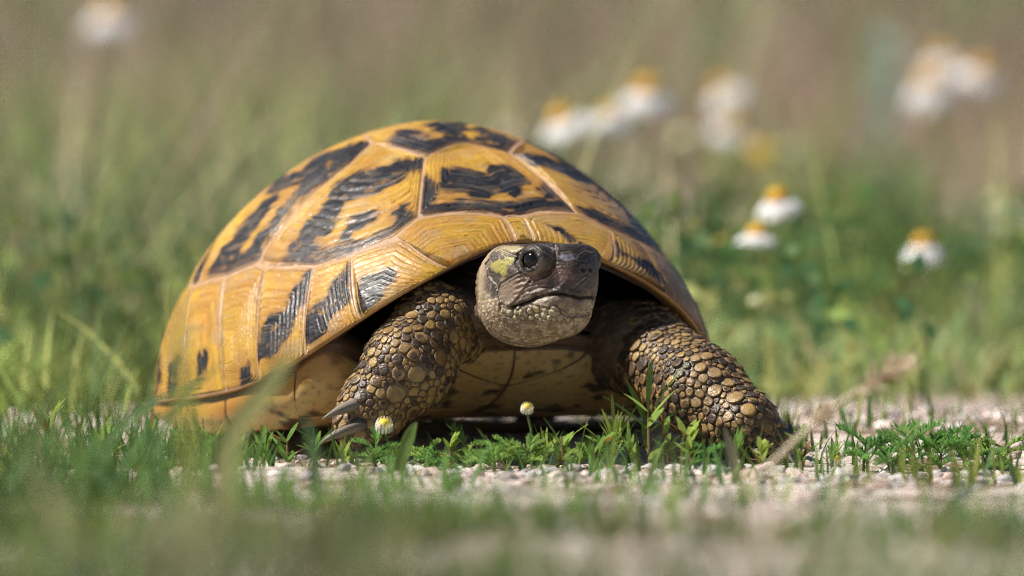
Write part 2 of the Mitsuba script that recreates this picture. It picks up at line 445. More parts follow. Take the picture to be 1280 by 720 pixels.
PATCH = {
  'C2R': [(-0.018, -0.273), (0.079, -0.22), (0.124, -0.241), (0.134, -0.307), (0.127, -0.399), (0.125, -0.471), (0.146, -0.535), (0.156, -0.592), (0.198, -0.619), (0.149, -0.655), (0.016, -0.686), (-0.025, -0.665), (-0.028, -0.616), (0.004, -0.596), (0.052, -0.596), (0.088, -0.627), (0.12, -0.618), (0.119, -0.59), (0.116, -0.554), (0.118, -0.498), (0.093, -0.448), (0.063, -0.412), (0.037, -0.399), (-0.012, -0.434), (-0.043, -0.435), (-0.166, -0.373), (0.001, -0.376), (-0.063, -0.315)],
  'C2Rb': [(-0.015, -0.542), (-0.012, -0.502), (-0.023, -0.474), (-0.006, -0.451), (0.035, -0.467), (0.032, -0.501), (0.043, -0.531), (0.056, -0.581), (0.008, -0.585)],
  'C1R': [(0.315, -0.159), (0.296, -0.195), (0.257, -0.216), (0.242, -0.264), (0.209, -0.32), (0.205, -0.359), (0.231, -0.388), (0.248, -0.415), (0.268, -0.452), (0.272, -0.492), (0.284, -0.529), (0.291, -0.549), (0.307, -0.578), (0.379, -0.544), (0.422, -0.512), (0.508, -0.431), (0.547, -0.369), (0.555, -0.317), (0.556, -0.273), (0.48, -0.276), (0.484, -0.294), (0.533, -0.312), (0.528, -0.348), (0.493, -0.404), (0.455, -0.447), (0.412, -0.484), (0.382, -0.503), (0.379, -0.475), (0.346, -0.477), (0.361, -0.456), (0.338, -0.418), (0.307, -0.393), (0.283, -0.375), (0.307, -0.345), (0.333, -0.293), (0.35, -0.243), (0.326, -0.215), (0.364, -0.182)],
  'C1Rb': [(0.412, -0.391), (0.386, -0.371), (0.423, -0.343), (0.444, -0.344), (0.439, -0.383)],
  'C1Rc': [(0.414, -0.42), (0.425, -0.401), (0.455, -0.418), (0.437, -0.432)],
  'C1Rd': [(0.296, -0.534), (0.318, -0.51), (0.334, -0.525), (0.322, -0.544)],
  'V2': [(0.054, -0.141), (0.082, -0.124), (0.156, -0.124), (0.222, -0.106), (0.255, -0.065), (0.211, -0.043), (0.09, -0.072), (0.023, -0.041), (0.007, 0.03), (0.016, 0.074), (0.107, 0.083), (0.2, 0.04), (0.283, 0.019), (0.264, 0.071), (0.183, 0.11), (0.067, 0.114), (0.109, 0.155), (0.136, 0.188), (0.289, 0.137), (0.37, 0.063), (0.37, -0.077), (0.27, -0.171), (0.187, -0.19), (0.111, -0.185)],
  'V1': [(0.417, -0.133), (0.476, -0.058), (0.519, -0.013), (0.528, -0.002), (0.47, 0.034), (0.434, 0.098), (0.482, 0.122), (0.517, 0.119), (0.57, 0.081), (0.638, 0.041), (0.611, 0.016), (0.616, -0.026), (0.632, -0.053), (0.606, -0.105), (0.559, -0.116), (0.517, -0.165), (0.492, -0.174)],
  'V1b': [(0.411, -0.202), (0.443, -0.189), (0.492, -0.174), (0.53, -0.212), (0.546, -0.225), (0.559, -0.253)],
  'V1c': [(0.542, -0.247), (0.573, -0.203), (0.595, -0.14), (0.655, -0.073), (0.681, -0.001), (0.67, 0.04), (0.64, 0.082), (0.586, 0.152), (0.539, 0.132), (0.486, 0.182), (0.537, 0.188), (0.608, 0.21), (0.665, 0.134), (0.707, 0.062), (0.762, -0.028), (0.726, -0.032), (0.69, -0.107), (0.628, -0.197), (0.573, -0.255)],
  'C1L': [(0.307, 0.159), (0.224, 0.224), (0.184, 0.289), (0.053, 0.38), (0.087, 0.406), (0.066, 0.47), (0.073, 0.52), (0.129, 0.56), (0.121, 0.622), (0.247, 0.581), (0.462, 0.438), (0.428, 0.399), (0.26, 0.444), (0.248, 0.4), (0.225, 0.369), (0.266, 0.325), (0.312, 0.274), (0.319, 0.221), (0.353, 0.17)],
  'C1Lb': [(0.574, 0.229), (0.544, 0.272), (0.515, 0.355), (0.412, 0.468), (0.19, 0.622), (0.195, 0.638), (0.504, 0.423), (0.603, 0.321), (0.601, 0.274), (0.608, 0.235)],
  'M1L': [(0.788, 0.11), (0.773, 0.143), (0.841, 0.176), (0.879, 0.168), (0.819, 0.138)],
  'M2L': [(0.71, 0.281), (0.764, 0.308), (0.801, 0.303), (0.822, 0.278)],
  'M3L': [(0.759, 0.331), (0.706, 0.386), (0.732, 0.453), (0.713, 0.524), (0.78, 0.496), (0.797, 0.421), (0.782, 0.364)],
  'M2R': [(0.646, -0.459), (0.683, -0.429), (0.7, -0.39), (0.742, -0.417), (0.784, -0.46), (0.795, -0.504), (0.802, -0.54), (0.77, -0.53), (0.718, -0.499)],
  'M3R': [(0.557, -0.449), (0.641, -0.486), (0.671, -0.533), (0.666, -0.595), (0.696, -0.64), (0.663, -0.667), (0.624, -0.657), (0.56, -0.595), (0.588, -0.537), (0.56, -0.513), (0.558, -0.467)],
  'M4R': [(0.432, -0.525), (0.468, -0.541), (0.504, -0.585), (0.503, -0.63), (0.537, -0.679), (0.523, -0.761), (0.469, -0.782), (0.422, -0.731), (0.42, -0.68), (0.47, -0.646), (0.445, -0.598), (0.443, -0.554)],
  'M5R': [(0.398, -0.849), (0.435, -0.828), (0.463, -0.853), (0.436, -0.885)],
  'M6R': [(0.124, -0.875), (0.171, -0.878), (0.171, -0.91), (0.15, -0.92)],
  'M7R': [(-0.231, -0.861), (-0.229, -0.853), (-0.161, -0.921), (-0.257, -0.958), (-0.257, -0.958), (-0.242, -0.902)],
  'M7Rb': [(-0.057, -0.909), (-0.012, -0.899), (0.002, -0.961), (-0.048, -0.974)],
  'M1R': [(0.662, -0.337), (0.709, -0.327), (0.76, -0.317), (0.765, -0.342), (0.757, -0.361), (0.699, -0.352)],
  'C3R': [(-0.087, -0.7), (-0.137, -0.66), (-0.136, -0.627), (-0.091, -0.651), (-0.054, -0.694)],
}
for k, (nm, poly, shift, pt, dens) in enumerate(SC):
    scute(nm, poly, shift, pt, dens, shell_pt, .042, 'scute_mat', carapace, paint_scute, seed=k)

# ---------------------------------------------------------------- tortoise: plastron
pp, pn = surf(plas_pt, np.stack([Tg * np.cos(PHg), Tg * np.sin(PHg)], -1))
lipv = plas_pt(PHg[:, -1], np.ones(nph))[:, None]
ins = [lipv + inward * a + np.array([0, 0, b]) for a, b in ((.08, .10), (.25, .14), (.5, .05))]
inn = pp[:, ::-1][:, ::3] + pn[:, ::-1][:, ::3] * -.0 + np.array([0, 0, .5])
pv = np.concatenate([pp + np.array([0, 0, .03]), *ins, inn], 1)
pm = pv.shape[1]
plastron = add('plastron', (pv.reshape(-1, 3), grid_faces(nph, pm, wrap=True)), 'plastron_mat', tortoise, color=np.tile([[.15, .085, .04]], (nph * pm, 1)))


def paint_plas(name, q, r, p, patches, seed):
    fine = fbm(p * 7, 3, 31); big = fbm(p * .8, 3, 33); d = fbm(p * 1.7 + 5, 3, 37)
    c = lerp(np.array([.66, .46, .18]), np.array([.54, .345, .12]), sstep(.35, .65, big))
    c = lerp(c, np.array([.16, .085, .04]), .5 * sstep(.55, .75, fine))
    c = lerp(c, np.array([.035, .025, .02]), .85 * sstep(.565, .66, d))
    c = lerp(c, np.array([.22, .10, .045]), .8 * sstep(.965, 1.0, r))
    ph_, tq = polar_q(q)
    low = sstep(.86, .97, tq + .05 * (big - .5)) * sstep(.55, .8, np.abs(np.sin(ph_)))                    # the marginals fold under the rim
    c = lerp(c, lerp(np.array([.50, .265, .035]), np.array([.40, .18, .03]), sstep(.4, .6, big)), .9 * low)
    return c, .02 * (big - .5) + .008 * (fine - .5)


def pq(deg, t):
    return rimq(deg, t)


L0 = [(.30, 0)]
PS = []
for s in (1, -1):
    def A_(l):
        return [(x, s * y) for x, y in l]
    PS.append(('gular_scute', A_([(.66, 0.0), pq(20, .999), pq(13, .999), pq(6, .999), pq(0, .999)])))
    PS.append(('humeral_scute', A_([(.40, 0), pq(54, .72), pq(50, .999), pq(42, .999), pq(34, .999), pq(27, .999), pq(20, .999), (.66, 0)])))
    PS.append(('pectoral_scute', A_([(.22, 0), pq(72, .75), pq(72, .999), pq(65, .999), pq(58, .999), pq(50, .999), pq(54, .72), (.40, 0)])))
    PS.append(('abdominal_scute', A_([(-.30, 0), pq(118, .75), pq(112, .999), pq(100, .999), pq(90, .999), pq(80, .999), pq(72, .999), pq(72, .75), (.22, 0)])))
    PS.append(('femoral_scute', A_([(-.60, 0), pq(150, .999), pq(140, .999), pq(130, .999), pq(120, .999), pq(112, .999), pq(118, .75), (-.30, 0)])))
    PS.append(('anal_scute', A_([(-.60, 0), pq(179.9, .999), pq(170, .999), pq(160, .999), pq(150, .999)])))
for k, (nm, poly) in enumerate(PS):
    scute(nm, poly, (0, 0), [], 1, plas_pt, .03, 'plastron_mat', plastron, paint_plas, gap=.004, seed=k)

HEAD_LINES = [
    ([(0.02, -0.982, 0.856), (0.064, -1.019, 0.767), (0.105, -1.053, 0.678), (0.132, -1.074, 0.59), (0.165, -1.083, 0.511), (0.191, -1.084, 0.432), (0.216, -1.085, 0.354), (0.308, -1.058, 0.273), (0.392, -1.023, 0.193), (0.47, -0.983, 0.114)], 0.028, 0.045),
    ([(0.216, -1.085, 0.354), (0.12, -1.12, 0.309), (0.013, -1.144, 0.264), (-0.106, -1.157, 0.22), (-0.213, -1.165, 0.174), (-0.322, -1.172, 0.128), (-0.431, -1.178, 0.082), (-0.462, -1.186, 0.013), (-0.489, -1.197, -0.056), (-0.516, -1.209, -0.125), (-0.47, -1.224, -0.23), (-0.429, -1.234, -0.336), (-0.396, -1.238, -0.441), (-0.313, -1.226, -0.478), (-0.234, -1.209, -0.514), (-0.16, -1.187, -0.55)], 0.024, 0.035),
    ([(0.47, -0.983, 0.114), (0.408, -1.021, 0.011), (0.337, -1.051, -0.092), (0.261, -1.076, -0.194), (0.171, -1.101, -0.297), (0.08, -1.124, -0.399), (-0.013, -1.146, -0.501)], 0.032, 0.05),
    ([(0.02, -0.982, 0.856), (0.057, -0.932, 0.911), (0.089, -0.878, 0.966), (0.107, -0.811, 1.023), (0.115, -0.734, 1.064), (0.063, -0.602, 1.107)], 0.022, 0.03),
    ([(-1.057, -1.127, 0.623), (-0.962, -1.119, 0.708), (-0.883, -1.096, 0.793), (-0.827, -1.051, 0.879), (-0.732, -1.044, 0.908), (-0.644, -1.03, 0.937), (-0.566, -1.006, 0.967), (-0.347, -1.044, 0.911), (-0.17, -1.042, 0.857), (-0.011, -1.024, 0.804)], 0.022, 0.03),
    ([(-1.057, -1.127, 0.623), (-0.987, -1.157, 0.516), (-0.939, -1.167, 0.41), (-0.902, -1.167, 0.304), (-0.81, -1.169, 0.232), (-0.718, -1.172, 0.159), (-0.622, -1.179, 0.087), (-0.588, -1.188, 0.017), (-0.552, -1.198, -0.054), (-0.516, -1.209, -0.125)], 0.022, 0.035),
    ([(0.846, -0.431, 1.1), (1.069, -0.63, 1.004), (1.127, -0.675, 0.914), (1.163, -0.698, 0.826), (1.169, -0.717, 0.731), (1.163, -0.724, 0.636), (1.153, -0.728, 0.541), (1.081, -0.744, 0.461), (1.009, -0.761, 0.381), (0.933, -0.773, 0.302), (0.821, -0.811, 0.259), (0.712, -0.852, 0.217), (0.608, -0.898, 0.174), (0.561, -0.925, 0.154), (0.515, -0.954, 0.134), (0.47, -0.983, 0.114)], 0.03, 0.045),
    ([(1.245, -0.632, 0.877), (1.304, -0.568, 0.888), (1.35, -0.492, 0.9), (1.384, -0.405, 0.913), (1.421, -0.358, 0.865), (1.453, -0.305, 0.819), (1.48, -0.248, 0.772), (1.487, -0.279, 0.728), (1.492, -0.308, 0.684), (1.495, -0.335, 0.64), (1.478, -0.403, 0.619), (1.456, -0.466, 0.598), (1.429, -0.523, 0.577), (1.37, -0.599, 0.59), (1.299, -0.662, 0.603), (1.211, -0.71, 0.617)], 0.022, 0.03),
    ([(1.48, -0.248, 0.772), (1.479, -0.139, 0.822), (1.467, -0.019, 0.873), (1.439, 0.116, 0.924), (1.437, 0.237, 0.895), (1.415, 0.379, 0.866), (1.055, 0.843, 0.852)], 0.022, 0.03),
    ([(1.495, -0.335, 0.64), (1.488, -0.389, 0.593), (1.478, -0.439, 0.546), (1.463, -0.486, 0.499), (1.415, -0.559, 0.511), (1.357, -0.623, 0.524), (1.287, -0.676, 0.538), (1.24, -0.703, 0.521), (1.184, -0.722, 0.505), (1.121, -0.734, 0.49)], 0.022, 0.03),
    ([(1.569, -0.017, 0.201), (1.56, -0.105, 0.148), (1.546, -0.188, 0.095), (1.527, -0.266, 0.043), (1.51, -0.31, -0.0), (1.49, -0.351, -0.044), (1.467, -0.39, -0.087)], 0.02, 0.03),
    ([(0.474, -0.923, -0.469), (0.615, -0.865, -0.511), (0.773, -0.824, -0.554), (0.927, -0.779, -0.597), (1.023, -0.727, -0.611), (1.102, -0.659, -0.624), (1.167, -0.577, -0.637), (1.192, -0.506, -0.686), (1.207, -0.426, -0.734), (1.212, -0.336, -0.782), (1.24, -0.219, -0.782), (1.257, -0.092, -0.781), (1.26, 0.049, -0.78), (1.256, 0.209, -0.753), (1.221, 0.398, -0.725)], 0.025, 0.04),
    ([(1.167, -0.577, -0.637), (1.208, -0.544, -0.591), (1.247, -0.509, -0.545), (1.285, -0.473, -0.499), (1.303, -0.465, -0.464), (1.32, -0.458, -0.43), (1.338, -0.45, -0.396)], 0.018, 0.02),
    ([(-0.781, -0.623, -1.423), (-0.538, -0.539, -1.454), (-0.381, -0.376, -1.482), (-0.304, -0.137, -1.509), (-0.168, 0.047, -1.484), (0.872, 0.123, -1.276), (0.954, 0.263, -1.19), (0.991, 0.348, -1.121), (0.987, 0.473, -1.05)], 0.03, 0.04),
    ([(-0.396, -1.238, -0.441), (-0.395, -1.239, -0.485), (-0.396, -1.239, -0.528), (-0.398, -1.238, -0.572), (-0.286, -1.205, -0.669), (-0.192, -1.157, -0.767), (-0.115, -1.091, -0.863)], 0.025, 0.035),
    ([(0.424, -1.012, 0.063), (0.486, -0.975, 0.068), (0.547, -0.937, 0.074), (0.609, -0.9, 0.08), (0.707, -0.849, 0.088), (0.812, -0.805, 0.097), (0.927, -0.771, 0.105), (1.054, -0.746, 0.188), (1.182, -0.723, 0.272), (1.292, -0.683, 0.356)], 0.016, 0.02),
    ([(0.315, -1.056, -0.169), (0.402, -1.018, -0.124), (0.483, -0.974, -0.079), (0.561, -0.928, -0.034), (0.673, -0.866, -0.025), (0.793, -0.812, -0.017), (0.926, -0.771, -0.01), (1.052, -0.746, 0.008), (1.178, -0.722, 0.026), (1.282, -0.678, 0.045), (1.343, -0.639, 0.113), (1.397, -0.594, 0.181), (1.444, -0.542, 0.25)], 0.014, 0.018),
    ([(0.048, -0.505, 1.123), (0.713, -1.032, 1.043), (0.832, -1.05, 0.987), (0.922, -1.04, 0.932), (0.985, -1.005, 0.896), (1.035, -0.957, 0.861), (1.067, -0.893, 0.826), (1.083, -0.825, 0.775), (1.102, -0.76, 0.723), (1.154, -0.727, 0.671)], 0.014, 0.02),
    ([(0.349, -0.5, 1.111), (0.606, -0.599, 1.072), (0.814, -0.652, 1.035), (0.927, -0.664, 1.0), (1.032, -0.668, 0.966), (1.13, -0.665, 0.932)], 0.014, 0.018),
]
MOUTH = [(-0.163, -1.186, -0.576), (-0.103, -1.17, -0.555), (-0.044, -1.153, -0.534), (0.014, -1.136, -0.512), (0.079, -1.113, -0.496), (0.143, -1.089, -0.48), (0.205, -1.063, -0.464), (0.284, -1.03, -0.437), (0.36, -0.994, -0.411), (0.435, -0.957, -0.385), (0.487, -0.933, -0.356), (0.539, -0.911, -0.328), (0.592, -0.889, -0.299), (0.663, -0.86, -0.278), (0.736, -0.833, -0.257), (0.811, -0.808, -0.236), (0.907, -0.78, -0.228), (1.008, -0.756, -0.219), (1.109, -0.732, -0.211), (1.197, -0.695, -0.216), (1.269, -0.645, -0.221), (1.328, -0.582, -0.225), (1.363, -0.52, -0.243), (1.392, -0.452, -0.26), (1.414, -0.377, -0.277), (1.43, -0.298, -0.294), (1.441, -0.213, -0.311), (1.447, -0.123, -0.328), (1.454, -0.035, -0.322), (1.456, 0.06, -0.316), (1.449, 0.162, -0.31), (1.43, 0.264, -0.314), (1.398, 0.378, -0.317), (1.326, 0.532, -0.319)]
HEAD_SPOTS = [
    ((-0.508, -1.171, 0.581), (0.340, 0.245, 0.213), (0.42, 0.37, 0.09)),
    ((-0.352, -1.175, 0.42), (0.148, 0.213, 0.213), (0.38, 0.34, 0.09)),
    ((-0.206, -1.13, 0.677), (0.177, 0.128, 0.128), (0.4, 0.36, 0.1)),
    ((-0.655, -1.185, 0.036), (0.192, 0.293, 0.293), (0.02, 0.02, 0.022)),
    ((-0.381, -0.964, 0.998), (0.517, 0.372, 0.138), (0.42, 0.34, 0.17)),
    ((1.405, -0.499, 0.744), (0.266, 0.191, 0.128), (0.3, 0.3, 0.33)),
    ((0.028, -1.143, -0.085), (0.517, 0.372, 0.293), (0.23, 0.165, 0.115)),
    ((-0.898, -1.17, 0.408), (0.103, 0.160, 0.160), (0.04, 0.035, 0.03)),
    ((-0.7, -1.134, 0.744), (0.163, 0.117, 0.085), (0.05, 0.045, 0.04)),
    ((1.292, -0.683, 0.304), (0.443, 0.319, 0.239), (0.2, 0.125, 0.1)),
]
HEAD_BUMPS = [
    ((0.153, -1.039, -0.671), 0.089, 0.035, (0.44, 0.37, 0.2)),
    ((0.252, -0.961, -0.745), 0.083, 0.035, (0.33, 0.27, 0.16)),
    ((0.397, -0.925, -0.644), 0.089, 0.035, (0.38, 0.31, 0.19)),
    ((0.575, -0.869, -0.6), 0.101, 0.035, (0.44, 0.37, 0.2)),
    ((0.571, -0.833, -0.787), 0.083, 0.035, (0.33, 0.27, 0.16)),
    ((0.782, -0.802, -0.766), 0.101, 0.035, (0.38, 0.31, 0.19)),
    ((0.383, -0.878, -0.805), 0.083, 0.035, (0.44, 0.37, 0.2)),
    ((1.054, -0.686, -0.677), 0.155, 0.035, (0.33, 0.27, 0.16)),
    ((0.044, -1.094, -0.658), 0.077, 0.035, (0.38, 0.31, 0.19)),
    ((-0.018, -1.074, -0.803), 0.071, 0.035, (0.44, 0.37, 0.2)),
    ((-0.161, -1.174, -0.654), 0.131, 0.035, (0.33, 0.27, 0.16)),
    ((0.161, -0.977, -0.816), 0.066, 0.035, (0.38, 0.31, 0.19)),
    ((0.912, -0.732, -0.83), 0.077, 0.035, (0.44, 0.37, 0.2)),
    ((1.108, -0.525, -0.833), 0.095, 0.035, (0.33, 0.27, 0.16)),
    ((0.81, -0.813, -0.631), 0.071, 0.035, (0.38, 0.31, 0.19)),
    ((-0.318, -1.22, -0.61), 0.083, 0.035, (0.44, 0.37, 0.2)),
    ((0.116, -1.088, -0.545), 0.060, 0.035, (0.33, 0.27, 0.16)),
    ((1.174, -0.301, -0.874), 0.077, 0.035, (0.38, 0.31, 0.19)),
    ((1.217, -0.055, -0.863), 0.071, 0.035, (0.44, 0.37, 0.2)),
    ((0.632, -0.791, -0.877), 0.060, 0.035, (0.33, 0.27, 0.16)),
    ((0.999, -0.637, -0.873), 0.071, 0.035, (0.38, 0.31, 0.19)),
]
LEG_SCALES = [
    [(-1.45, -0.67, 3.76, 0.128, 'y'), (-1.59, -0.58, 3.99, 0.099, 'y'), (-1.34, -0.44, 3.92, 0.071, 'y'), (-1.73, -0.69, 3.94, 0.085, 'y'), (-1.80, -0.80, 3.81, 0.092, 'y'), (-1.76, -0.88, 3.61, 0.156, 'y'), (-1.41, -0.75, 3.47, 0.170, 'm'), (-1.65, -0.93, 3.35, 0.170, 'b'), (-1.55, -0.92, 3.00, 0.191, 'y'), (-1.34, -0.74, 3.09, 0.099, 'y'), (-2.15, -1.11, 3.33, 0.156, 'y'), (-2.36, -1.04, 3.47, 0.142, 'b'), (-2.49, -1.24, 3.27, 0.128, 'y'), (-2.39, -1.43, 3.04, 0.199, 'm'), (-1.97, -1.21, 3.06, 0.199, 'b'), (-2.77, -1.49, 3.02, 0.128, 'b'), (-3.02, -1.39, 3.07, 0.099, 'y'), (-3.34, -1.33, 2.96, 0.106, 'y'), (-3.30, -1.50, 2.74, 0.128, 'm'), (-3.12, -1.61, 2.70, 0.099, 'y'), (-2.80, -1.65, 2.77, 0.184, 'y'), (-2.58, -1.72, 2.60, 0.199, 'm'), (-2.23, -1.55, 2.76, 0.142, 'b'), (-1.90, -1.42, 2.51, 0.234, 'y'), (-1.72, -1.27, 2.32, 0.106, 'y'), (-3.01, -1.71, 2.49, 0.170, 'b'), (-3.44, -1.51, 2.48, 0.113, 'b'), (-3.69, -1.18, 2.63, 0.156, 'y'), (-3.80, -1.31, 2.18, 0.156, 'b'), (-3.37, -1.62, 2.21, 0.170, 'b'), (-2.98, -1.75, 2.11, 0.199, 'm'), (-2.49, -1.75, 2.11, 0.255, 'y'), (-2.10, -1.61, 2.07, 0.113, 'y'), (-2.00, -1.48, 1.84, 0.099, 'y'), (-2.28, -1.61, 1.78, 0.113, 'y'), (-2.58, -1.62, 1.62, 0.142, 'y'), (-3.05, -1.65, 1.58, 0.270, 'y'), (-2.77, -1.54, 1.39, 0.106, 'y'), (-2.88, -1.48, 1.25, 0.092, 'y'), (-3.02, -1.48, 1.10, 0.085, 'y'), (-2.46, -1.46, 1.42, 0.092, 'y'), (-2.39, -1.54, 1.57, 0.092, 'y'), (-3.58, -1.55, 1.89, 0.170, 'm'), (-3.93, -1.42, 1.80, 0.113, 'b'), (-3.68, -1.58, 1.68, 0.142, 'y'), (-3.97, -1.53, 1.50, 0.199, 'b'), (-4.19, -0.89, 1.97, 0.142, 'y'), (-4.15, -1.34, 1.67, 0.113, 'y'), (-4.36, -1.28, 1.44, 0.113, 'y'), (-4.50, -1.19, 1.22, 0.113, 'y'), (-2.11, -0.95, 3.60, 0.099, 'y'), (-2.39, -0.88, 3.67, 0.085, 'b'), (-2.67, -1.05, 3.43, 0.092, 'y'), (-2.92, -1.20, 3.27, 0.092, 'b'), (-1.97, -0.85, 3.77, 0.078, 'b'), (-1.86, -1.29, 2.78, 0.099, 'b'), (-1.58, -1.02, 2.62, 0.128, 'y'), (-1.48, -0.86, 2.75, 0.099, 'y'), (-1.69, -1.21, 2.07, 0.099, 'y'), (-1.83, -1.36, 1.94, 0.092, 'y'), (-2.17, -1.66, 2.32, 0.092, 'b'), (-2.63, -1.78, 2.36, 0.085, 'y'), (-3.19, -1.69, 1.90, 0.113, 'b'), (-2.77, -1.71, 1.79, 0.085, 'm'), (-3.33, -1.65, 1.82, 0.099, 'm'), (-3.40, -1.65, 1.33, 0.113, 'm'), (-3.19, -1.58, 1.18, 0.099, 'y'), (-3.72, -1.64, 1.33, 0.128, 'b'), (-3.44, -1.61, 1.05, 0.099, 'y'), (-3.65, -1.64, 1.05, 0.113, 'm'), (-3.23, -1.52, 0.93, 0.092, 'y'), (-4.21, -1.49, 1.18, 0.113, 'y')],
    [(5.88, -1.14, 1.43, 0.262, 'y'), (5.36, -0.91, 1.59, 0.220, 'y'), (5.37, -0.62, 2.04, 0.213, 'y'), (5.17, -0.25, 2.46, 0.206, 'y'), (5.04, 0.77, 2.78, 0.199, 'y'), (4.67, 0.98, 2.92, 0.135, 'y'), (4.98, -0.54, 2.18, 0.163, 'y'), (5.08, -0.73, 1.89, 0.135, 'y'), (5.73, -0.74, 1.79, 0.184, 'y'), (6.23, -1.44, 1.14, 0.234, 'y'), (6.69, -1.40, 0.71, 0.234, 'y'), (5.79, 0.22, 2.40, 0.128, 'y'), (5.56, -0.26, 2.32, 0.142, 'b'), (5.93, -0.64, 1.80, 0.170, 'b'), (4.87, -0.85, 1.26, 0.156, 'y'), (5.21, -0.98, 1.31, 0.128, 'y'), (4.73, -0.70, 1.78, 0.135, 'y'), (4.97, -0.85, 1.51, 0.128, 'y'), (4.62, 0.42, 2.71, 0.128, 'y'), (4.38, 0.59, 2.75, 0.121, 'y'), (4.23, 0.35, 2.56, 0.121, 'b'), (4.44, 0.18, 2.55, 0.106, 'b'), (4.13, 0.67, 2.75, 0.099, 'y'), (3.97, 0.67, 2.68, 0.092, 'y'), (4.71, -0.08, 2.52, 0.121, 'b'), (4.88, -0.01, 2.58, 0.113, 'y'), (4.63, -0.42, 2.22, 0.135, 'b'), (4.45, -0.49, 2.00, 0.149, 'b'), (4.26, -0.29, 2.06, 0.099, 'b'), (4.80, -0.63, 1.99, 0.106, 'y'), (5.38, -1.15, 1.11, 0.142, 'b'), (5.69, -1.41, 0.94, 0.163, 'y'), (5.48, -1.31, 0.79, 0.113, 'y'), (5.25, -1.09, 0.65, 0.121, 'y'), (5.64, -1.24, 1.23, 0.106, 'y'), (5.86, -1.54, 0.74, 0.106, 'y'), (6.18, -1.57, 0.60, 0.149, 'y'), (5.97, -1.56, 0.83, 0.092, 'y'), (3.84, 0.63, 2.56, 0.099, 'y'), (3.63, 0.75, 2.49, 0.106, 'y'), (3.78, 0.50, 2.35, 0.092, 'y'), (4.05, 0.28, 2.38, 0.106, 'b'), (4.51, 1.38, 3.08, 0.106, 'y'), (4.21, 0.91, 2.91, 0.092, 'b'), (4.42, 0.91, 2.92, 0.092, 'y'), (4.15, -0.01, 2.23, 0.099, 'b'), (4.32, -0.02, 2.37, 0.092, 'b'), (3.97, 0.18, 2.21, 0.099, 'm'), (4.69, -0.75, 1.57, 0.121, 'y'), (4.52, -0.60, 1.85, 0.092, 'y'), (5.14, -1.00, 1.06, 0.113, 'm'), (5.01, -0.90, 0.91, 0.113, 'y'), (5.45, -1.28, 0.49, 0.106, 'y'), (5.66, -1.46, 0.57, 0.106, 'y'), (6.54, -1.29, 1.16, 0.170, 'b'), (6.34, -1.00, 1.49, 0.170, 'b'), (6.07, -0.82, 1.65, 0.142, 'b'), (5.55, 0.49, 2.58, 0.113, 'b'), (5.80, -0.30, 2.14, 0.128, 'b'), (6.63, -0.73, 1.43, 0.128, 'm'), (6.94, -0.96, 0.99, 0.142, 'y'), (7.04, -1.20, 0.52, 0.142, 'b'), (6.46, -1.46, 0.26, 0.142, 'b'), (6.18, -1.46, 0.19, 0.113, 'm'), (5.90, -1.52, 0.40, 0.113, 'b'), (6.75, -1.39, 0.32, 0.128, 'b'), (5.25, 0.20, 2.64, 0.099, 'b'), (5.42, -1.05, 1.35, 0.092, 'b'), (4.66, -0.57, 2.02, 0.085, 'b'), (4.90, -0.78, 1.72, 0.092, 'y'), (4.52, -0.68, 1.46, 0.106, 'y'), (4.73, -0.76, 1.04, 0.099, 'y'), (4.31, -0.53, 1.66, 0.099, 'b'), (4.11, -0.22, 1.92, 0.092, 'b'), (4.41, -0.62, 1.53, 0.092, 'm')],
]
CLAWS = [
    ((-3.88, -1.3, 1.31), (-4.98, -2.0, 0.92), 0.06, 0.19, (0.25, 0.215, 0.17)),
    ((-3.9, -1.5, 0.75), (-5.09, -2.3, 0.28), 0.06, 0.165, (0.27, 0.23, 0.18)),
    ((7.21, -0.5, 0.35), (7.95, -1.1, -0.02), 0.06, 0.2, (0.22, 0.18, 0.14)),
    ((6.93, -1.1, 0.08), (7.41, -1.7, -0.24), 0.05, 0.17, (0.24, 0.2, 0.15)),
    ((6.43, -1.5, -0.01), (6.72, -2.1, -0.33), 0.05, 0.16, (0.24, 0.2, 0.15)),
]

# ---------------------------------------------------------------- tortoise: body (head, neck, legs, tail) as one continuous skin
def sd_cap(p, a, b, ra, rb):
    a, b = np.asarray(a, float), np.asarray(b, float)
    e = b - a
    t = np.clip(((p - a) @ e) / (e @ e), 0, 1)
    return np.linalg.norm(p - a - t[..., None] * e, axis=-1) - (ra + (rb - ra) * t)


def sd_ell(p, c, R, axes=None):
    q = p - np.asarray(c, float)
    if axes is not None:
        q = q @ axes.T
    R = np.asarray(R, float)
    k0 = np.linalg.norm(q / R, axis=-1); k1 = np.linalg.norm(q / R ** 2, axis=-1)
    return k0 * (k0 - 1) / np.maximum(k1, 1e-9)


def sd_rbox(q, h, r):
    d = np.abs(q) - (np.asarray(h) - r)
    return np.linalg.norm(np.maximum(d, 0), axis=-1) + np.minimum(d.max(-1), 0) - r


def smin(a, b, k):
    h = np.clip(.5 + .5 * (b - a) / k, 0, 1)
    return b + (a - b) * h - k * h * (1 - h)


def smax(a, b, k):
    return -smin(-a, -b, k)


# head frame: X to the snout, Y to its left, Z up
HYAW, HPIT, HROLL = math.radians(43), math.radians(4), math.radians(-3)
HX = np.array([math.sin(HYAW) * math.cos(HPIT), -math.cos(HYAW) * math.cos(HPIT), math.sin(HPIT)])
HY = unit(np.cross([0, 0, 1], HX)); HZ = np.cross(HX, HY)
HY, HZ = HY * math.cos(HROLL) + HZ * math.sin(HROLL), HZ * math.cos(HROLL) - HY * math.sin(HROLL)
HAX = np.stack([HX, HY, HZ])
HC = np.array([0.87, -2.1, 4.40])
EYE_R, EYE_C = .285, np.array([.60, -.80, .68])


def head_local(p):
    return (p - HC) @ HAX.T


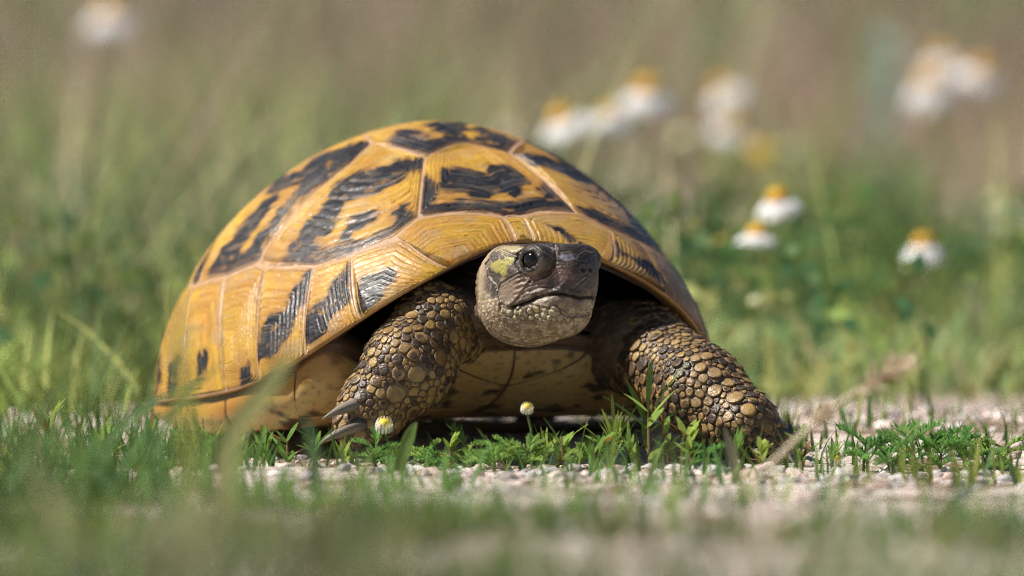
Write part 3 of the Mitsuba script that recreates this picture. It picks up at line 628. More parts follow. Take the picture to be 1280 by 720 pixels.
def head_sdf(p):
    q = head_local(p)
    x, y, z = q[..., 0], q[..., 1], q[..., 2]
    d = smax(sd_ell(q, (-.62, 0, .02), (1.42, 1.40, 1.34)), np.abs(y) - 1.14 - .10 * z, .22)          # skull, flat at the cheeks
    w = 1 - .22 * sstep(.2, 1.7, x)
    d = smin(d, sd_rbox(np.stack([x - .45, y / w, z - .28], -1), (1.22, .86, .88), .48) * .85, .35)   # snout, flat on top
    d = smin(d, sd_ell(q, (.50, 0, -.66), (1.12, .84, .68)), .25)                        # lower jaw
    d = smin(d, sd_ell(q, (-.70, 0, -.60), (1.16, 1.20, .92)), .45)                      # throat
    d = smax(d, z - 1.15 + .05 * sstep(.4, 1.6, x) + .10 * y * y, .11)                   # flat crown
    d = smax(d, x - 1.60 + .30 * np.abs(z - .30) ** 1.6 + .42 * y * y, .2)               # blunt snout
    for s in (-1, 1):                                                                      # eye sockets with lids
        e = np.array([EYE_C[0], s * .93, EYE_C[2]])
        r = q - e
        a, b = r[..., 0], r[..., 2] + .12 * r[..., 0]
        ring = np.sqrt((a / 1.25) ** 2 + b ** 2)
        lid = sd_ell(q, e + np.array([0, -s * .06, 0]), (.50, .36, .42))
        d = smin(d, lid, .10)
        d = smax(d, -sd_ell(q, e + np.array([.01, s * .12, -.01]), (.265, .26, .205)), .04)
    # nostrils
    for s in (-1, 1):
        d = smax(d, -(np.linalg.norm(q - np.array([1.62, s * .13, .44]), axis=-1) - .085), .04)
    return d


RFOOT = dict(el=(3.75, 1.3, 2.55), mid=(5.15, .1, 1.42), wr=(6.05, -.7, .68), toe=(6.75, -1.0, .10))
LEGS = [  # joints (x, y, z, radius): shoulder, elbow, middle, wrist, toes
    [(-.9, 3.6, 3.0, 1.2), (-2.02, .15, 3.28, 1.02), (-2.72, -.55, 2.22, 1.15), (-3.72, -.75, 1.12, .84), (-4.20, -.95, .66, .52)],
    [(1.6, 4.6, 2.6, 1.2), (3.45, 2.75, 2.45, 1.20), (5.05, .45, 1.42, 1.17), (6.15, -.65, .62, .86), (6.95, -.85, .12, .48)],
]


def leg_sdf(p, J):
    d = None
    for a, b in zip(J[:-1], J[1:]):
        c = sd_cap(p, a[:3], b[:3], a[3], b[3])
        d = c if d is None else smin(d, c, .35)
    return d


def body_sdf(p):
    sh = np.prod(p.shape[:-1])
    d = sd_cap(p, (-.6, 7.0, 3.6), (-.25, 3.0, 3.6), 2.2, 1.75)                            # trunk front inside the shell
    d = smin(d, sd_cap(p, (-.2, 3.2, 3.55), (.16, -.9, 3.80), 1.12, .98), .3)             # neck
    d = smin(d, head_sdf(p), .28)
    for J in LEGS:
        d = smin(d, leg_sdf(p, J), .45)
    for s in (1, -1):                                                                      # hind legs and tail
        a, b, c = (to_world(np.array(v)) for v in ((-4.4, s * 3.2, 2.0), (-5.6, s * 4.6, 1.5), (-6.0, s * 5.0, .2)))
        d = smin(d, smin(sd_cap(p, a, b, 1.3, 1.2), sd_cap(p, b, c, 1.15, .9), .3), .4)
    a, b = to_world(np.array((-5.5, 0, 1.6))), to_world(np.array((-8.6, 0, 1.2)))
    d = smin(d, sd_cap(p, a, b, .8, .25), .3)
    d = smin(d, sd_ell(p, to_world(np.array((-1.0, 0, 2.6))), (4.5, 5.0, 1.6)), .5)
    return d


def surface_nets(fn, lo, hi, h):
    lo, hi = np.asarray(lo, float), np.asarray(hi, float)
    ax = [np.arange(a, b + h, h) for a, b in zip(lo, hi)]
    n = [len(a) for a in ax]
    D = np.empty(n, np.float32)
    gy_, gz_ = np.meshgrid(ax[1], ax[2], indexing='ij')
    for i, x in enumerate(ax[0]):
        D[i] = fn(np.stack([np.full_like(gy_, x), gy_, gz_], -1))
    S = D < 0
    corners = [(i, j, k) for i in (0, 1) for j in (0, 1) for k in (0, 1)]
    sl = lambda a, c: a[c[0]:n[0] - 1 + c[0], c[1]:n[1] - 1 + c[1], c[2]:n[2] - 1 + c[2]]
    cnt = sum(sl(S, c).astype(np.int8) for c in corners)
    act = (cnt > 0) & (cnt < 8)
    vid = -np.ones(act.shape, int); vid[act] = np.arange(act.sum())
    acc, w = np.zeros((act.sum(), 3)), np.zeros(act.sum())
    for a in corners:
        for ax_ in range(3):
            if a[ax_] == 0:
                b = list(a); b[ax_] = 1
                da, db = sl(D, a)[act], sl(D, b)[act]
                on = (da < 0) != (db < 0)
                t = np.where(on, da / np.where(on, da - db, 1), 0)
                pt = np.array(a, float)[None].repeat(len(t), 0); pt[:, ax_] += t
                acc[on] += pt[on]; w[on] += 1
    base = np.stack(np.nonzero(act), -1)
    V = lo + (base + acc / w[:, None]) * h
    F_ = []
    for ax_ in range(3):
        o1, o2 = [(1, 2), (2, 0), (0, 1)][ax_]
        sA = [slice(1, n[k] - 1) for k in range(3)]; sB = list(sA)
        sA[ax_] = slice(0, n[ax_] - 1); sB[ax_] = slice(1, n[ax_])
        A, B = S[tuple(sA)], S[tuple(sB)]
        cr = A != B
        ii = np.stack(np.nonzero(cr), -1); ii[:, [o1, o2]] += 1
        q = []
        for d1, d2 in ((0, 0), (1, 0), (1, 1), (0, 1)):
            c = ii.copy(); c[:, o1] -= d1; c[:, o2] -= d2
            q.append(vid[c[:, 0], c[:, 1], c[:, 2]])
        q = np.stack(q, -1)
        flip = ~A[cr]
        q[flip] = q[flip][:, ::-1]
        F_.append(q)
    q = np.vstack(F_)
    q = q[(q >= 0).all(1)]
    return V, np.vstack([q[:, [0, 1, 2]], q[:, [0, 2, 3]]])


def refine(v, f, sel):
    """Splits the faces sel (and, so that no gap opens, their neighbours' shared edges) once."""
    m = trimesh.Trimesh(v, f, process=False)
    e = m.edges_unique; fe = m.faces_unique_edges
    need = np.zeros(len(e), bool); need[fe[sel].ravel()] = True
    mid = -np.ones(len(e), int); mid[need] = len(v) + np.arange(need.sum())
    nv = np.vstack([v, (v[e[need, 0]] + v[e[need, 1]]) / 2])
    M3 = mid[fe]                                        # edges of face: (0,1), (1,2), (2,0)
    k = (M3 >= 0).sum(1)
    out = [f[k == 0]]
    g, h = f[k == 3], M3[k == 3]
    out += [np.stack(x, 1) for x in ((g[:, 0], h[:, 0], h[:, 2]), (h[:, 0], g[:, 1], h[:, 1]), (h[:, 2], h[:, 1], g[:, 2]), (h[:, 0], h[:, 1], h[:, 2]))]
    for s in range(3):
        r = [(s + j) % 3 for j in range(3)]
        one = (k == 1) & (M3[:, s] >= 0)
        g, h = f[one][:, r], M3[one][:, s]
        out += [np.stack([g[:, 0], h, g[:, 2]], 1), np.stack([h, g[:, 1], g[:, 2]], 1)]
        two = (k == 2) & (M3[:, s] < 0)                # split edges are s+1 and s+2
        g = f[two][:, r]; h1, h2 = M3[two][:, (s + 1) % 3], M3[two][:, (s + 2) % 3]
        out += [np.stack([g[:, 0], g[:, 1], h1], 1), np.stack([g[:, 0], h1, h2], 1), np.stack([h2, h1, g[:, 2]], 1)]
    return nv, np.vstack(out)


def sdf_normal(fn, p, e=.01):
    return unit(np.stack([fn(p + e * d) - fn(p - e * d) for d in np.eye(3)], -1))


def snap(fn, v, times=2):
    for _ in range(times):
        n = sdf_normal(fn, v)
        v = v - n * np.clip(fn(v), -.1, .1)[:, None]
    return v


bv, bf = surface_nets(body_sdf, (-8, -4.2, -.6), (9, 17, 6.4), .14)
for lim in (1, 2):
    cen = bv[bf].mean(1)
    sel = (np.linalg.norm(head_local(cen) * [.8, 1, 1], axis=1) < (1.9 if lim == 2 else 2.6))
    if lim == 1:
        sel |= (cen[:, 1] < 3.2) & (cen[:, 2] > -.2)
    bv, bf = refine(bv, bf, sel)
bv = snap(body_sdf, bv)
cen = bv[bf].mean(1)
ql = head_local(cen)
bv, bf = refine(bv, bf, (np.linalg.norm(ql, axis=1) < 1.95) & (ql[:, 1] < .9) & (ql[:, 0] > -1.3))
near = np.linalg.norm(head_local(bv), axis=1) < 2.1
bv[near] = snap(head_sdf if False else body_sdf, bv[near], 2)
bn = sdf_normal(body_sdf, bv, .02)

# where the skin belongs
hd = head_sdf(bv)
is_head = sstep(.10, -.02, hd) * sstep(-1.6, -1.25, head_local(bv)[:, 0])
ld = [leg_sdf(bv, J) for J in LEGS]
q = head_local(bv)


def line_dist(p, pts):
    pts = np.asarray(pts, float)
    d = np.full(len(p), 9.0)
    for a, b in zip(pts[:-1], pts[1:]):
        e = b - a
        t = np.clip(((p - a) @ e) / max(e @ e, 1e-9), 0, 1)
        d = np.minimum(d, np.linalg.norm(p - a - t[:, None] * e, axis=1))
    return d


# the skin's colour and relief
n1, n2, n3 = fbm(bv * 2.2, 3, 41), fbm(bv * 7, 3, 42), fbm(bv * 18, 3, 43)
pebb = cKDTree(rng.uniform((-8, -4.2, -.6), (9, 8, 6.4), (90000, 3)))
pd, _ = pebb.query(bv, k=2)
cell = pd[:, 1] - pd[:, 0]                                     # small skin granules
finet = cKDTree(HC + rng.uniform(-2.1, 2.1, (52000, 3)))
fd, _ = finet.query(bv, k=2)
fcell = fd[:, 1] - fd[:, 0]
col = lerp(np.array([.155, .100, .058]), np.array([.075, .050, .032]), sstep(.35, .65, n1))
col = lerp(col, np.array([.05, .032, .022]), .75 * sstep(.05, .0, cell))
col = lerp(col, np.array([.24, .16, .09]), .5 * sstep(.5, .7, n2))
disp = .030 * sstep(.0, .09, cell) - .02
# loose folds round the neck and the leg bases
fold = np.sin((bv[:, 1] * 5.5 + 1.6 * n1 * 6))
disp += .05 * fold * (1 - is_head) * sstep(.3, 1.5, bv[:, 1])
# head: dark crown and snout, brown cheeks, tan throat
mot = fbm(bv * 4.2, 4, 44)
hcol = lerp(np.array([.24, .18, .135]), np.array([.075, .058, .046]), sstep(.36, .60, mot))
top = sstep(.22, .66, q[:, 2] + .55 * (mot - .5) + .25 * sstep(.3, 1.2, q[:, 0])) * sstep(-1.0, -.3, q[:, 0] + .5 * (mot - .5))
hcol = lerp(hcol, np.array([.030, .028, .029]), .93 * top)
hcol = lerp(hcol, np.array([.038, .032, .030]), .85 * sstep(.95, 1.35, q[:, 0] + .5 * (mot - .5)) * sstep(-.3, .0, q[:, 2]))
thr = sstep(-.22, -.55, q[:, 2] + .22 * sstep(-.2, -1.0, q[:, 0]) * -1 + .2 * (n2 - .5))
thc = lerp(np.array([.48, .37, .245]), np.array([.24, .175, .11]), sstep(.38, .62, n2))
hcol = lerp(hcol, thc, thr)
hcol = lerp(hcol, np.array([.46, .36, .24]), .8 * sstep(-.85, -1.25, q[:, 0] + .3 * (n2 - .5)))
hdisp = .012 * (n3 - .5) + (.25 + .75 * thr) * .022 * (sstep(.0, .045, fcell) - .6) + thr * .025 * (n1 - .5)
hcol = lerp(hcol, hcol * .45, .8 * (.15 + .85 * thr) * sstep(.03, .0, fcell))
for c, r_, cc in HEAD_SPOTS:
    dl = np.linalg.norm((q - np.array(c)) / np.array(r_), axis=1) + 1.5 * (fbm(bv * 7, 3, 47) - .5)
    hcol = lerp(hcol, np.array(cc), .85 * sstep(1.15, .65, dl))
for pts, wid, dep in HEAD_LINES:
    dl = line_dist(q, pts) + .012 * (n3 - .5)
    hdisp -= dep * np.exp(-(dl / wid) ** 2) - .35 * dep * np.exp(-((dl - 2.2 * wid) / wid) ** 2)
    hcol = lerp(hcol, np.array([.025, .018, .014]), .65 * np.exp(-((dl - 1.5 * wid) / (.8 * wid)) ** 2))
    hcol = lerp(hcol, np.array([.46, .36, .28]), .75 * np.exp(-(dl / (.75 * wid)) ** 2))
# the mouth: a dark slit under the overhanging edge of the upper beak, pale horn below
MOUTH = np.array(MOUTH)
dl = line_dist(q, MOUTH)
mzz = np.interp(q[:, 0], MOUTH[:, 0], MOUTH[:, 2])
onx = sstep(MOUTH[0, 0] - .12, MOUTH[0, 0] + .05, q[:, 0]) * sstep(.0, -.25, q[:, 1] - .2)
above, below = (q[:, 2] > mzz), (q[:, 2] <= mzz)
hdisp += .060 * np.exp(-((q[:, 2] - mzz - .10) / .09) ** 2) * onx
hdisp += .045 * np.exp(-((q[:, 2] - mzz + .17) / .10) ** 2) * onx * sstep(-.1, .3, q[:, 0])
hdisp -= .115 * np.exp(-(dl / .040) ** 2)
hcol = lerp(hcol, np.array([.045, .038, .034]), .85 * onx * np.exp(-((q[:, 2] - mzz - .11) / .085) ** 2) * (.6 + .4 * mot))
hcol = lerp(hcol, lerp(np.array([.56, .49, .38]), np.array([.28, .22, .16]), sstep(.4, .62, mot)), .85 * onx * np.exp(-((q[:, 2] - mzz + .17) / .10) ** 2) * sstep(-.15, .2, q[:, 0]))
hcol = lerp(hcol, np.array([.10, .068, .048]), .8 * onx * sstep(.75, .95, q[:, 0]) * np.exp(-((q[:, 2] - mzz + .17) / .14) ** 2))
hcol = lerp(hcol, np.array([.008, .006, .005]), np.exp(-(dl / .042) ** 4))
for c, r_, hgt, cc in HEAD_BUMPS:
    dl = np.linalg.norm(q - np.array(c), axis=1) / r_
    hdisp += hgt * np.clip(1 - dl ** 3, 0, 1) - .02 * np.exp(-((dl - 1.08) / .14) ** 2)
    hcol = lerp(hcol, np.array(cc) , sstep(1.0, .8, dl))
    hcol = lerp(hcol, np.array([.03, .022, .016]), .7 * np.exp(-((dl - 1.1) / .13) ** 2))
# lids: a thick pale lower lid, a dark crease round it
ev = (q - EYE_C) / np.array([1.2, 1, 1])
er = np.linalg.norm(ev[:, [0, 2]], axis=1); sidem = sstep(-.3, -.6, q[:, 1])
hdisp += sidem * (.016 * np.exp(-((er - .33) / .05) ** 2) - .040 * np.exp(-((er - .46) / .035) ** 2))
hcol = lerp(hcol, np.array([.22, .19, .14]), .7 * sidem * np.exp(-((er - .33) / .05) ** 2) * sstep(.15, -.1, ev[:, 2] + .4 * (n2 - .5)))
hcol = lerp(hcol, np.array([.05, .042, .036]), .8 * sidem * np.exp(-((er - .33) / .06) ** 2) * sstep(-.05, .2, ev[:, 2]))
hcol = lerp(hcol, np.array([.025, .020, .017]), .8 * sidem * np.exp(-((er - .46) / .035) ** 2))
hcol = lerp(hcol, np.array([.012, .010, .009]), sidem * sstep(.34, .29, er))
hdisp += .012 * sidem * np.exp(-((ev[:, 2] - .27 - .12 * ev[:, 0]) / .05) ** 2) * sstep(.36, .2, np.abs(ev[:, 0]))
# wrinkles below the eye towards the beak
wr = sstep(.5, .1, np.abs(q[:, 2] + .0)) * sstep(-.1, .2, q[:, 0]) * sstep(1.3, 1.0, q[:, 0])
hdisp += .018 * wr * np.sin((q[:, 2] - .25 * q[:, 0]) * 46 + 5 * n1)
hcol = lerp(hcol, np.array([.30, .19, .15]), .6 * wr * sstep(.45, .65, n2))
for s in (-1, 1):
    nd = np.linalg.norm(q - np.array([1.58, s * .13, .44]), axis=1)
    hcol = lerp(hcol, np.array([.07, .06, .055]), .6 * sstep(.17, .13, nd))
    hdisp += .012 * np.exp(-((nd - .13) / .03) ** 2)
    hcol = lerp(hcol, np.array([.004, .003, .003]), sstep(.095, .075, nd))
hcol = hcol * 1.12
col = lerp(col, hcol, is_head)
disp = disp * (1 - is_head) + hdisp * is_head
# forelegs between the scales: brownish grey grooves; shaded soft skin above
for J, d in zip(LEGS, ld):
    m = sstep(.25, .0, d) * sstep(2.6, 1.6, bv[:, 1]) * (1 - is_head)
    col = lerp(col, lerp(np.array([.09, .062, .042]), np.array([.20, .14, .09]), n2), .8 * m)
    disp *= 1 - .6 * m
bv2 = bv + bn * disp[:, None]
body = add('body', (bv2, bf), 'skin_mat', tortoise, color=np.clip(col, 0, 1))


def sphere(c, r, n=24, axes=np.eye(3)):
    s = trimesh.creation.uv_sphere(radius=1, count=[n, n])
    return np.asarray(c) + (s.vertices * r) @ axes, s.faces


for s in (-1, 1):
    add('eye', sphere(HC + np.array([EYE_C[0], s * .93, EYE_C[2]]) @ HAX, EYE_R), 'eye_mat', body)

# ---------------------------------------------------------------- tortoise: horny scales of the forelegs, each one a piece
def leg_frame(fn, p):
    n = sdf_normal(fn, p, .06)
    return n


LEGAX = [unit(np.array(J[3][:3]) - np.array(J[1][:3])) for J in LEGS]


def build_scales(fn, seeds, grow, own):
    """seeds: (p, radius, tone); a power diagram in each seed's tangent plane gives its outline."""
    P_ = np.array([s[0] for s in seeds]); R_ = np.array([s[1] for s in seeds])
    N_ = leg_frame(fn, P_)
    tree = cKDTree(P_)
    out = []
    k = 14
    ang = np.arange(k) / k * 2 * np.pi
    for i, (p, r, tone) in enumerate(seeds):
        n = N_[i]
        t1 = unit(np.cross(n, [0.3, .2, 1])); t2 = np.cross(n, t1)
        dirs = np.cos(ang)[:, None] * t1 + np.sin(ang)[:, None] * t2
        axl = LEGAX[own] - n * (n @ LEGAX[own])
        rad = r * (1.6 + .5 * np.abs(dirs @ unit(axl)))
        for j in tree.query_ball_point(p, 3.2 * max(r, .2)):
            if j == i:
                continue
            e = P_[j] - p; e = e - n * (e @ n); d = np.linalg.norm(e)
            if d < 1e-6 or N_[j] @ n < .2:
                continue
            b = np.clip((d * d + r * r - R_[j] ** 2) / (2 * d), .35 * r, None)
            c = dirs @ (e / d)
            rad = np.where(c > .05, np.minimum(rad, b / np.maximum(c, .05)), rad)
        rad = rad * .975 - .008
        rad = .5 * rad + .25 * (np.roll(rad, 1) + np.roll(rad, -1))
        H_ = .034 + .045 * r
        vs, cs = [], []
        down = unit(np.array([-.5 if own == 0 else .5, -.2, -.8]) - n * (np.array([-.5 if own == 0 else .5, -.2, -.8]) @ n)) * sstep(.05, .2, r)
        hu = rng.random(4)
        base = lerp(np.array([.46, .295, .085]), np.array([.27, .155, .05]), np.array(hu[0]))
        base = lerp(base, np.array([.46, .35, .18]), np.array(.35 * hu[3]))
        if own == 1:
            base = lerp(base, np.array([.30, .20, .10]), np.array(.45 * hu[2]))
        blk = np.array([.030, .026, .026]) * (.6 + .9 * hu[1])
        if tone == 'b':
            base = lerp(base * .35, blk, np.array(.75))
        off = (t1 * (hu[1] - .5) + t2 * (hu[2] - .3)) * r * .5
        for rho, hh in ((1.03, -.07), (.99, H_ * .45), (.91, H_ * .92), (.62, H_ * 1.0), (.30, H_ * .98)):
            pt = p + dirs * (rad * rho)[:, None]
            pt = pt - n * fn(pt)[:, None] * 1.0 + n * (hh + (.26 * ((pt - p) @ down)[:, None] if rho < 1 else 0))
            vs.append(pt)
            c = np.tile(base, (k, 1)) * (1 - .10 * (1 - rho))
            if tone == 'm':
                dd = np.linalg.norm(pt - p - off - n * hh, axis=1) / r
                c = lerp(c, blk, .92 * sstep(.75, .45, dd + .25 * (fbm(pt * 9, 2, 3) - .5)))
            c = lerp(c, np.array([.085, .052, .028]), np.full(k, .95 if rho > 1 else .75 if rho > .95 else .38 if rho > .9 else .08))
            c = lerp(c, np.array([.16, .085, .035]), .65 * sstep(.52, .70, fbm(pt * 5 + i, 3, 8)))
            c *= (.75 + .5 * fbm(pt * 16, 2, 5))[:, None]
            cs.append(c)
        top = p - n * fn(p[None])[0] + n * H_ * 1.04
        vs.append(top[None]); cs.append(cs[-1].mean(0, keepdims=True))
        V = np.vstack(vs)
        f = []
        m = len(vs) - 1
        ii = np.arange(k)
        for a in range(m - 1):
            b, c = a * k, (a + 1) * k
            f += [np.stack([b + ii, b + (ii + 1) % k, c + (ii + 1) % k], 1), np.stack([b + ii, c + (ii + 1) % k, c + ii], 1)]
        f.append(np.stack([(m - 1) * k + ii, (m - 1) * k + (ii + 1) % k, np.full(k, m * k)], 1))
        out.append((V, np.vstack(f), np.vstack(cs), r))
    return out


def fill_seeds(fn, given, ok, rmin, rmax, own, n=9000):
    """More, smaller scales wherever the large ones leave the leg's skin bare."""
    idx = np.where(ok)[0]
    pick = rng.permutation(idx)[:n]
    seeds = list(given)
    P_ = [s[0] for s in seeds]; R_ = [s[1] for s in seeds]
    for i in pick:
        p = bv[i]
        r = rng.uniform(rmin, rmax)
        A = np.array(P_); B = np.array(R_)
        if len(A) and (np.linalg.norm(A - p, axis=1) < (B + r) * .80).any():
            continue
        P_.append(p); R_.append(r); seeds.append((p, r, 'y' if rng.random() < .36 else 'm' if rng.random() < .5 else 'b'))
    return seeds


allscales = []
for li, J in enumerate(LEGS):
    fn = lambda p, J=J: leg_sdf(p, J)
    given = [(snap(fn, np.array([[x, y, z]]), 3)[0], r, t) for x, y, z, r, t in LEG_SCALES[li]]
    nrm_ = sdf_normal(fn, bv, .05)
    ax = unit(np.array(J[3][:3]) - np.array(J[1][:3]))
    along = (bv - np.array(J[1][:3])) @ ax
    if li == 0:
        zone = (along > -.95) & (nrm_ @ np.array([0.2, -.8, .2]) > -.35)
    else:
        zone = (bv[:, 0] > 3.1 + .35 * (bv[:, 2] - 2.6)) & (nrm_ @ np.array([.3, -.8, .2]) > -.45)
    ok = (np.abs(ld[li]) < .05) & (is_head < .1) & zone & (bv[:, 2] > -.15)
    seeds = fill_seeds(fn, given, ok, .13, .25, li)
    seeds = fill_seeds(fn, seeds, ok, .07, .12, li, 14000)
    allscales += build_scales(fn, seeds, 1, li)
front = sorted(allscales, key=lambda s: -s[3] * (1.0 if s[0][:, 1].mean() < 1.5 else .3))
for V, f, c, r in front[:300]:
    add('scale', (V, f), 'scale_mat', body, color=np.clip(c, 0, 1), smooth=True)
if len(front) > 300:
    v, f, c = join([s[:3] for s in front[300:]])
    add('small_scales', (v, f), 'scale_mat', body, color=np.clip(c, 0, 1), kind='stuff')


def claw(a, b, bend, r0, tone):
    a, b = np.array(a, float), np.array(b, float)
    s = np.linspace(0, 1, 14)
    pts = a + (b - a) * s[:, None] + np.array([0, 0, bend]) * (4 * s * (1 - s))[:, None]
    rr = r0 * (1 - s ** 1.9 * .93)
    v, f = tube(pts, rr, 14)
    t = np.append(np.repeat(s, 14), [0, 1])
    c = lerp(np.array(tone), np.array(tone) * .45, sstep(.35, .0, t)) * (.8 + .4 * fbm(v * 8, 2, 3))[:, None]
    add('claw', (v, f), 'claw_mat', body, color=np.clip(c, 0, 1))


for a, b, bend, r0, tone in CLAWS:
    claw(a, b, bend, r0, tone)

# ---------------------------------------------------------------- plants and stones
rg = np.random.default_rng(21)


def on_ground(x, y, sink=.05):
    return np.stack([x, y, ground_z(x, y) - sink], -1)


def blades(base, h, w, lean, curl, c0, c1, seg=4, face=None):
    """Many tapering, bending grass blades as one vertex-coloured mesh."""
    n = len(base)
    a = rg.uniform(0, 2 * np.pi, n)
    d = np.stack([np.cos(a), np.sin(a), 0 * a], -1)
    b = a + .4 * rg.normal(size=n) if face is None else face + .6 * rg.normal(size=n)
    s = np.stack([-np.sin(b), np.cos(b), 0 * a], -1)
    V, Cc = [], []
    for k in range(seg + 1):
        t = k / seg
        mid = base + d * (h * (lean * t + curl * t * t))[:, None] + np.array([0, 0, 1]) * (h * (t - .35 * curl * t * t))[:, None]
        ww = w * (1 - t ** 1.7) * .5 + .004
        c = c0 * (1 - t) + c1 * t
        V += [mid - s * ww[:, None], mid + s * ww[:, None]]
        Cc += [c, c]
    V, Cc = np.stack(V, 1), np.stack(Cc, 1)
    m = 2 * (seg + 1)
    f = []
    for k in range(seg):
        f += [(2 * k, 2 * k + 1, 2 * k + 3), (2 * k, 2 * k + 3, 2 * k + 2)]
    F_ = (np.array(f)[None] + (np.arange(n) * m)[:, None, None]).reshape(-1, 3)
    return V.reshape(-1, 3), F_, np.clip(Cc.reshape(-1, 3), 0, 1)


GREENS = np.array([[.14, .25, .065], [.11, .22, .07], [.22, .31, .08], [.32, .37, .10], [.13, .23, .11]])
MEADOW = np.array([[.23, .35, .10], [.34, .44, .13], [.46, .51, .18], [.23, .34, .15], [.58, .55, .30]])
STRAW = np.array([[.56, .48, .32], [.46, .37, .24], [.46, .33, .27], [.40, .29, .25], [.60, .55, .40]])


def scatter(n, x0, x1, y0, y1, dens):
    x, y = rg.uniform(x0, x1, n), rg.uniform(y0, y1, n)
    keep = rg.random(n) < dens(x, y)
    return x[keep], y[keep]


def patch(x, y, s, seed):
    return fbm(np.stack([x * s, y * s, 0 * x], -1), 3, seed)


def grass(name, x, y, h0, h1, w0, w1, pal, lean=.35, curl=.5, label=None, bright=1.0, seg=4, face=None):
    n = len(x)
    k = np.clip((patch(x, y, .05, 77) - .3) * 2.2, 0, .999) * .6 + .4 * rg.random(n)
    c = pal[(k * len(pal)).astype(int)] * rg.uniform(.7, 1.25, (n, 1)) * bright * (.62 + .85 * sstep(.34, .64, patch(x, y, .11, 79)))[:, None]
    h = rg.uniform(h0, h1, n) * (.6 + .8 * patch(x, y, .12, 78))
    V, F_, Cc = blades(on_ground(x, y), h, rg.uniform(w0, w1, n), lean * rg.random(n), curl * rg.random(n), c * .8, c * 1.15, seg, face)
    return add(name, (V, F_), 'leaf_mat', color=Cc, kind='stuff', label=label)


def in_view(y, extra=3.0):
    return .0915 * (150 + y) * 1.0 + extra


# blurred lawn in front of the tortoise
def d_front(x, y):
    side = np.abs(x) < in_view(y)
    m = sstep(.46, .56, patch(x, y, .20, 61)) * (.45 + .55 * sstep(4, -4, x))
    band = sstep(-18, -40, y - 14 * sstep(0, -6, x))                    # gravel strip just before the tortoise, wider on the right
    left = sstep(-2, -7, x)
    return side * np.clip(m * (.15 + .75 * band) + .45 * left * m + .02, 0, 1)


x, y = scatter(20000, -18, 18, -62, -5, d_front)
grass('grass', x, y, .4, 1.3, .07, .16, GREENS, label='short blurred grass in patches in front of the tortoise')


def d_around(x, y):
    u = (x - TX) * LF[0] + (y - TY) * LF[1]; v = (x - TX) * FW[0] + (y - TY) * FW[1]
    under = (np.abs(u) < 6.6) & (np.abs(v) < 7.5)
    d = .07 + .24 * sstep(-4, -9, x) + .10 * sstep(.5, .62, patch(x, y, .5, 59)) + .10 * sstep(8.5, 12, x) * sstep(.45, .6, patch(x, y, .3, 62))
    return ~under * (np.abs(x) < in_view(y)) * np.clip(d, 0, 1)


x, y = scatter(6500, -18, 19, -7, 12, d_around)
grass('grass', x, y, .4, 1.3, .06, .13, GREENS, label='low green grass beside the tortoise')
x, y = scatter(620, -15, -4.5, -38, -10, lambda x, y: .95 * sstep(-5.4, -8.2, x - .12 * (y + 14)) * sstep(.42, .58, patch(x, y, .35, 68)))
grass('tall_grass', x, y, 1.3, 3.9, .08, .20, np.array([[.13, .25, .085], [.17, .29, .085], [.13, .24, .10], [.30, .36, .12], [.44, .38, .22]]), lean=.8, curl=.9, label='longer dark green grass clump left of the shell')


# soft tall blades close to the camera, far out of focus
x, y = scatter(1500, -12, 12, -92, -48, lambda x, y: (np.abs(x) < in_view(y, 2)) * (sstep(.48, .58, patch(x, y, .22, 67)) * (.50 + .50 * sstep(2, -4, x)) + .03))
grass('near_grass', x, y, 1.0, 2.9, .10, .24, np.array([[.17, .27, .11], [.22, .31, .12], [.19, .28, .14], [.46, .42, .24]]), lean=.6, curl=.6, face=-2.15, label='very blurred grass close to the camera')


# the meadow behind
def d_mead(x, y):
    start = 11 + 3 * sstep(2, 8, x)
    return (np.abs(x) < in_view(y, 14)) * (y > start + 5 * patch(x, y, .2, 60)) * np.clip(.06 + .9 * sstep(.49, .57, patch(x, y, .09, 63)), 0, 1) * (1 - .80 * sstep(60, 170, y))


def on_left(x, y):
    return sstep(.15, -.35, x / in_view(y, 0) - .1)


x, y = scatter(21000, -38, 38, 8, 130, d_mead)
grass('meadow_grass', x, y, 1.2, 4.0, .12, .28, MEADOW, lean=.5, curl=.7, face=-2.15, label='soft green meadow grass behind the tortoise')
x, y = scatter(6500, -36, 40, 34, 190, lambda x, y: (np.abs(x) < in_view(y, 14)) * (.10 + .90 * on_left(x, y)) * sstep(.46, .56, patch(x, y, .08, 64)))
grass('tall_meadow_grass', x, y, 5, 12, .12, .28, MEADOW, lean=.55, curl=.6, face=-2.15, label='tall light green grass blurred at the left and middle distance')
# small round leaves that blur into soft spots
x, y = scatter(17000, -38, 38, 22, 120, lambda x, y: (np.abs(x) < in_view(y, 14)) * sstep(.47, .58, patch(x, y, .13, 74)) * (.5 + .5 * sstep(-4, 4, x)))
z = rg.uniform(.4, 6.0, len(x)) * (.4 + patch(x, y, .2, 75))
c_ = on_ground(x, y) + np.array([0, 0, 1.0]) * z[:, None]
a = rg.uniform(0, 6.28, len(x)); sz = rg.uniform(.16, .48, len(x))[:, None]
e1 = np.stack([np.cos(a), .4 * rg.normal(size=len(x)), np.sin(a)], -1) * sz; e2 = np.stack([-np.sin(a), .4 * rg.normal(size=len(x)), np.cos(a)], -1) * sz * .6
V = np.stack([c_ - e1, c_ - e2, c_ + e1, c_ + e2], 1).reshape(-1, 3)
F_ = (np.array([(0, 1, 2), (0, 2, 3)])[None] + 4 * np.arange(len(x))[:, None, None]).reshape(-1, 3)
pal = np.array([[.14, .27, .09], [.10, .22, .10], [.30, .42, .12], [.50, .52, .20], [.22, .36, .16]])
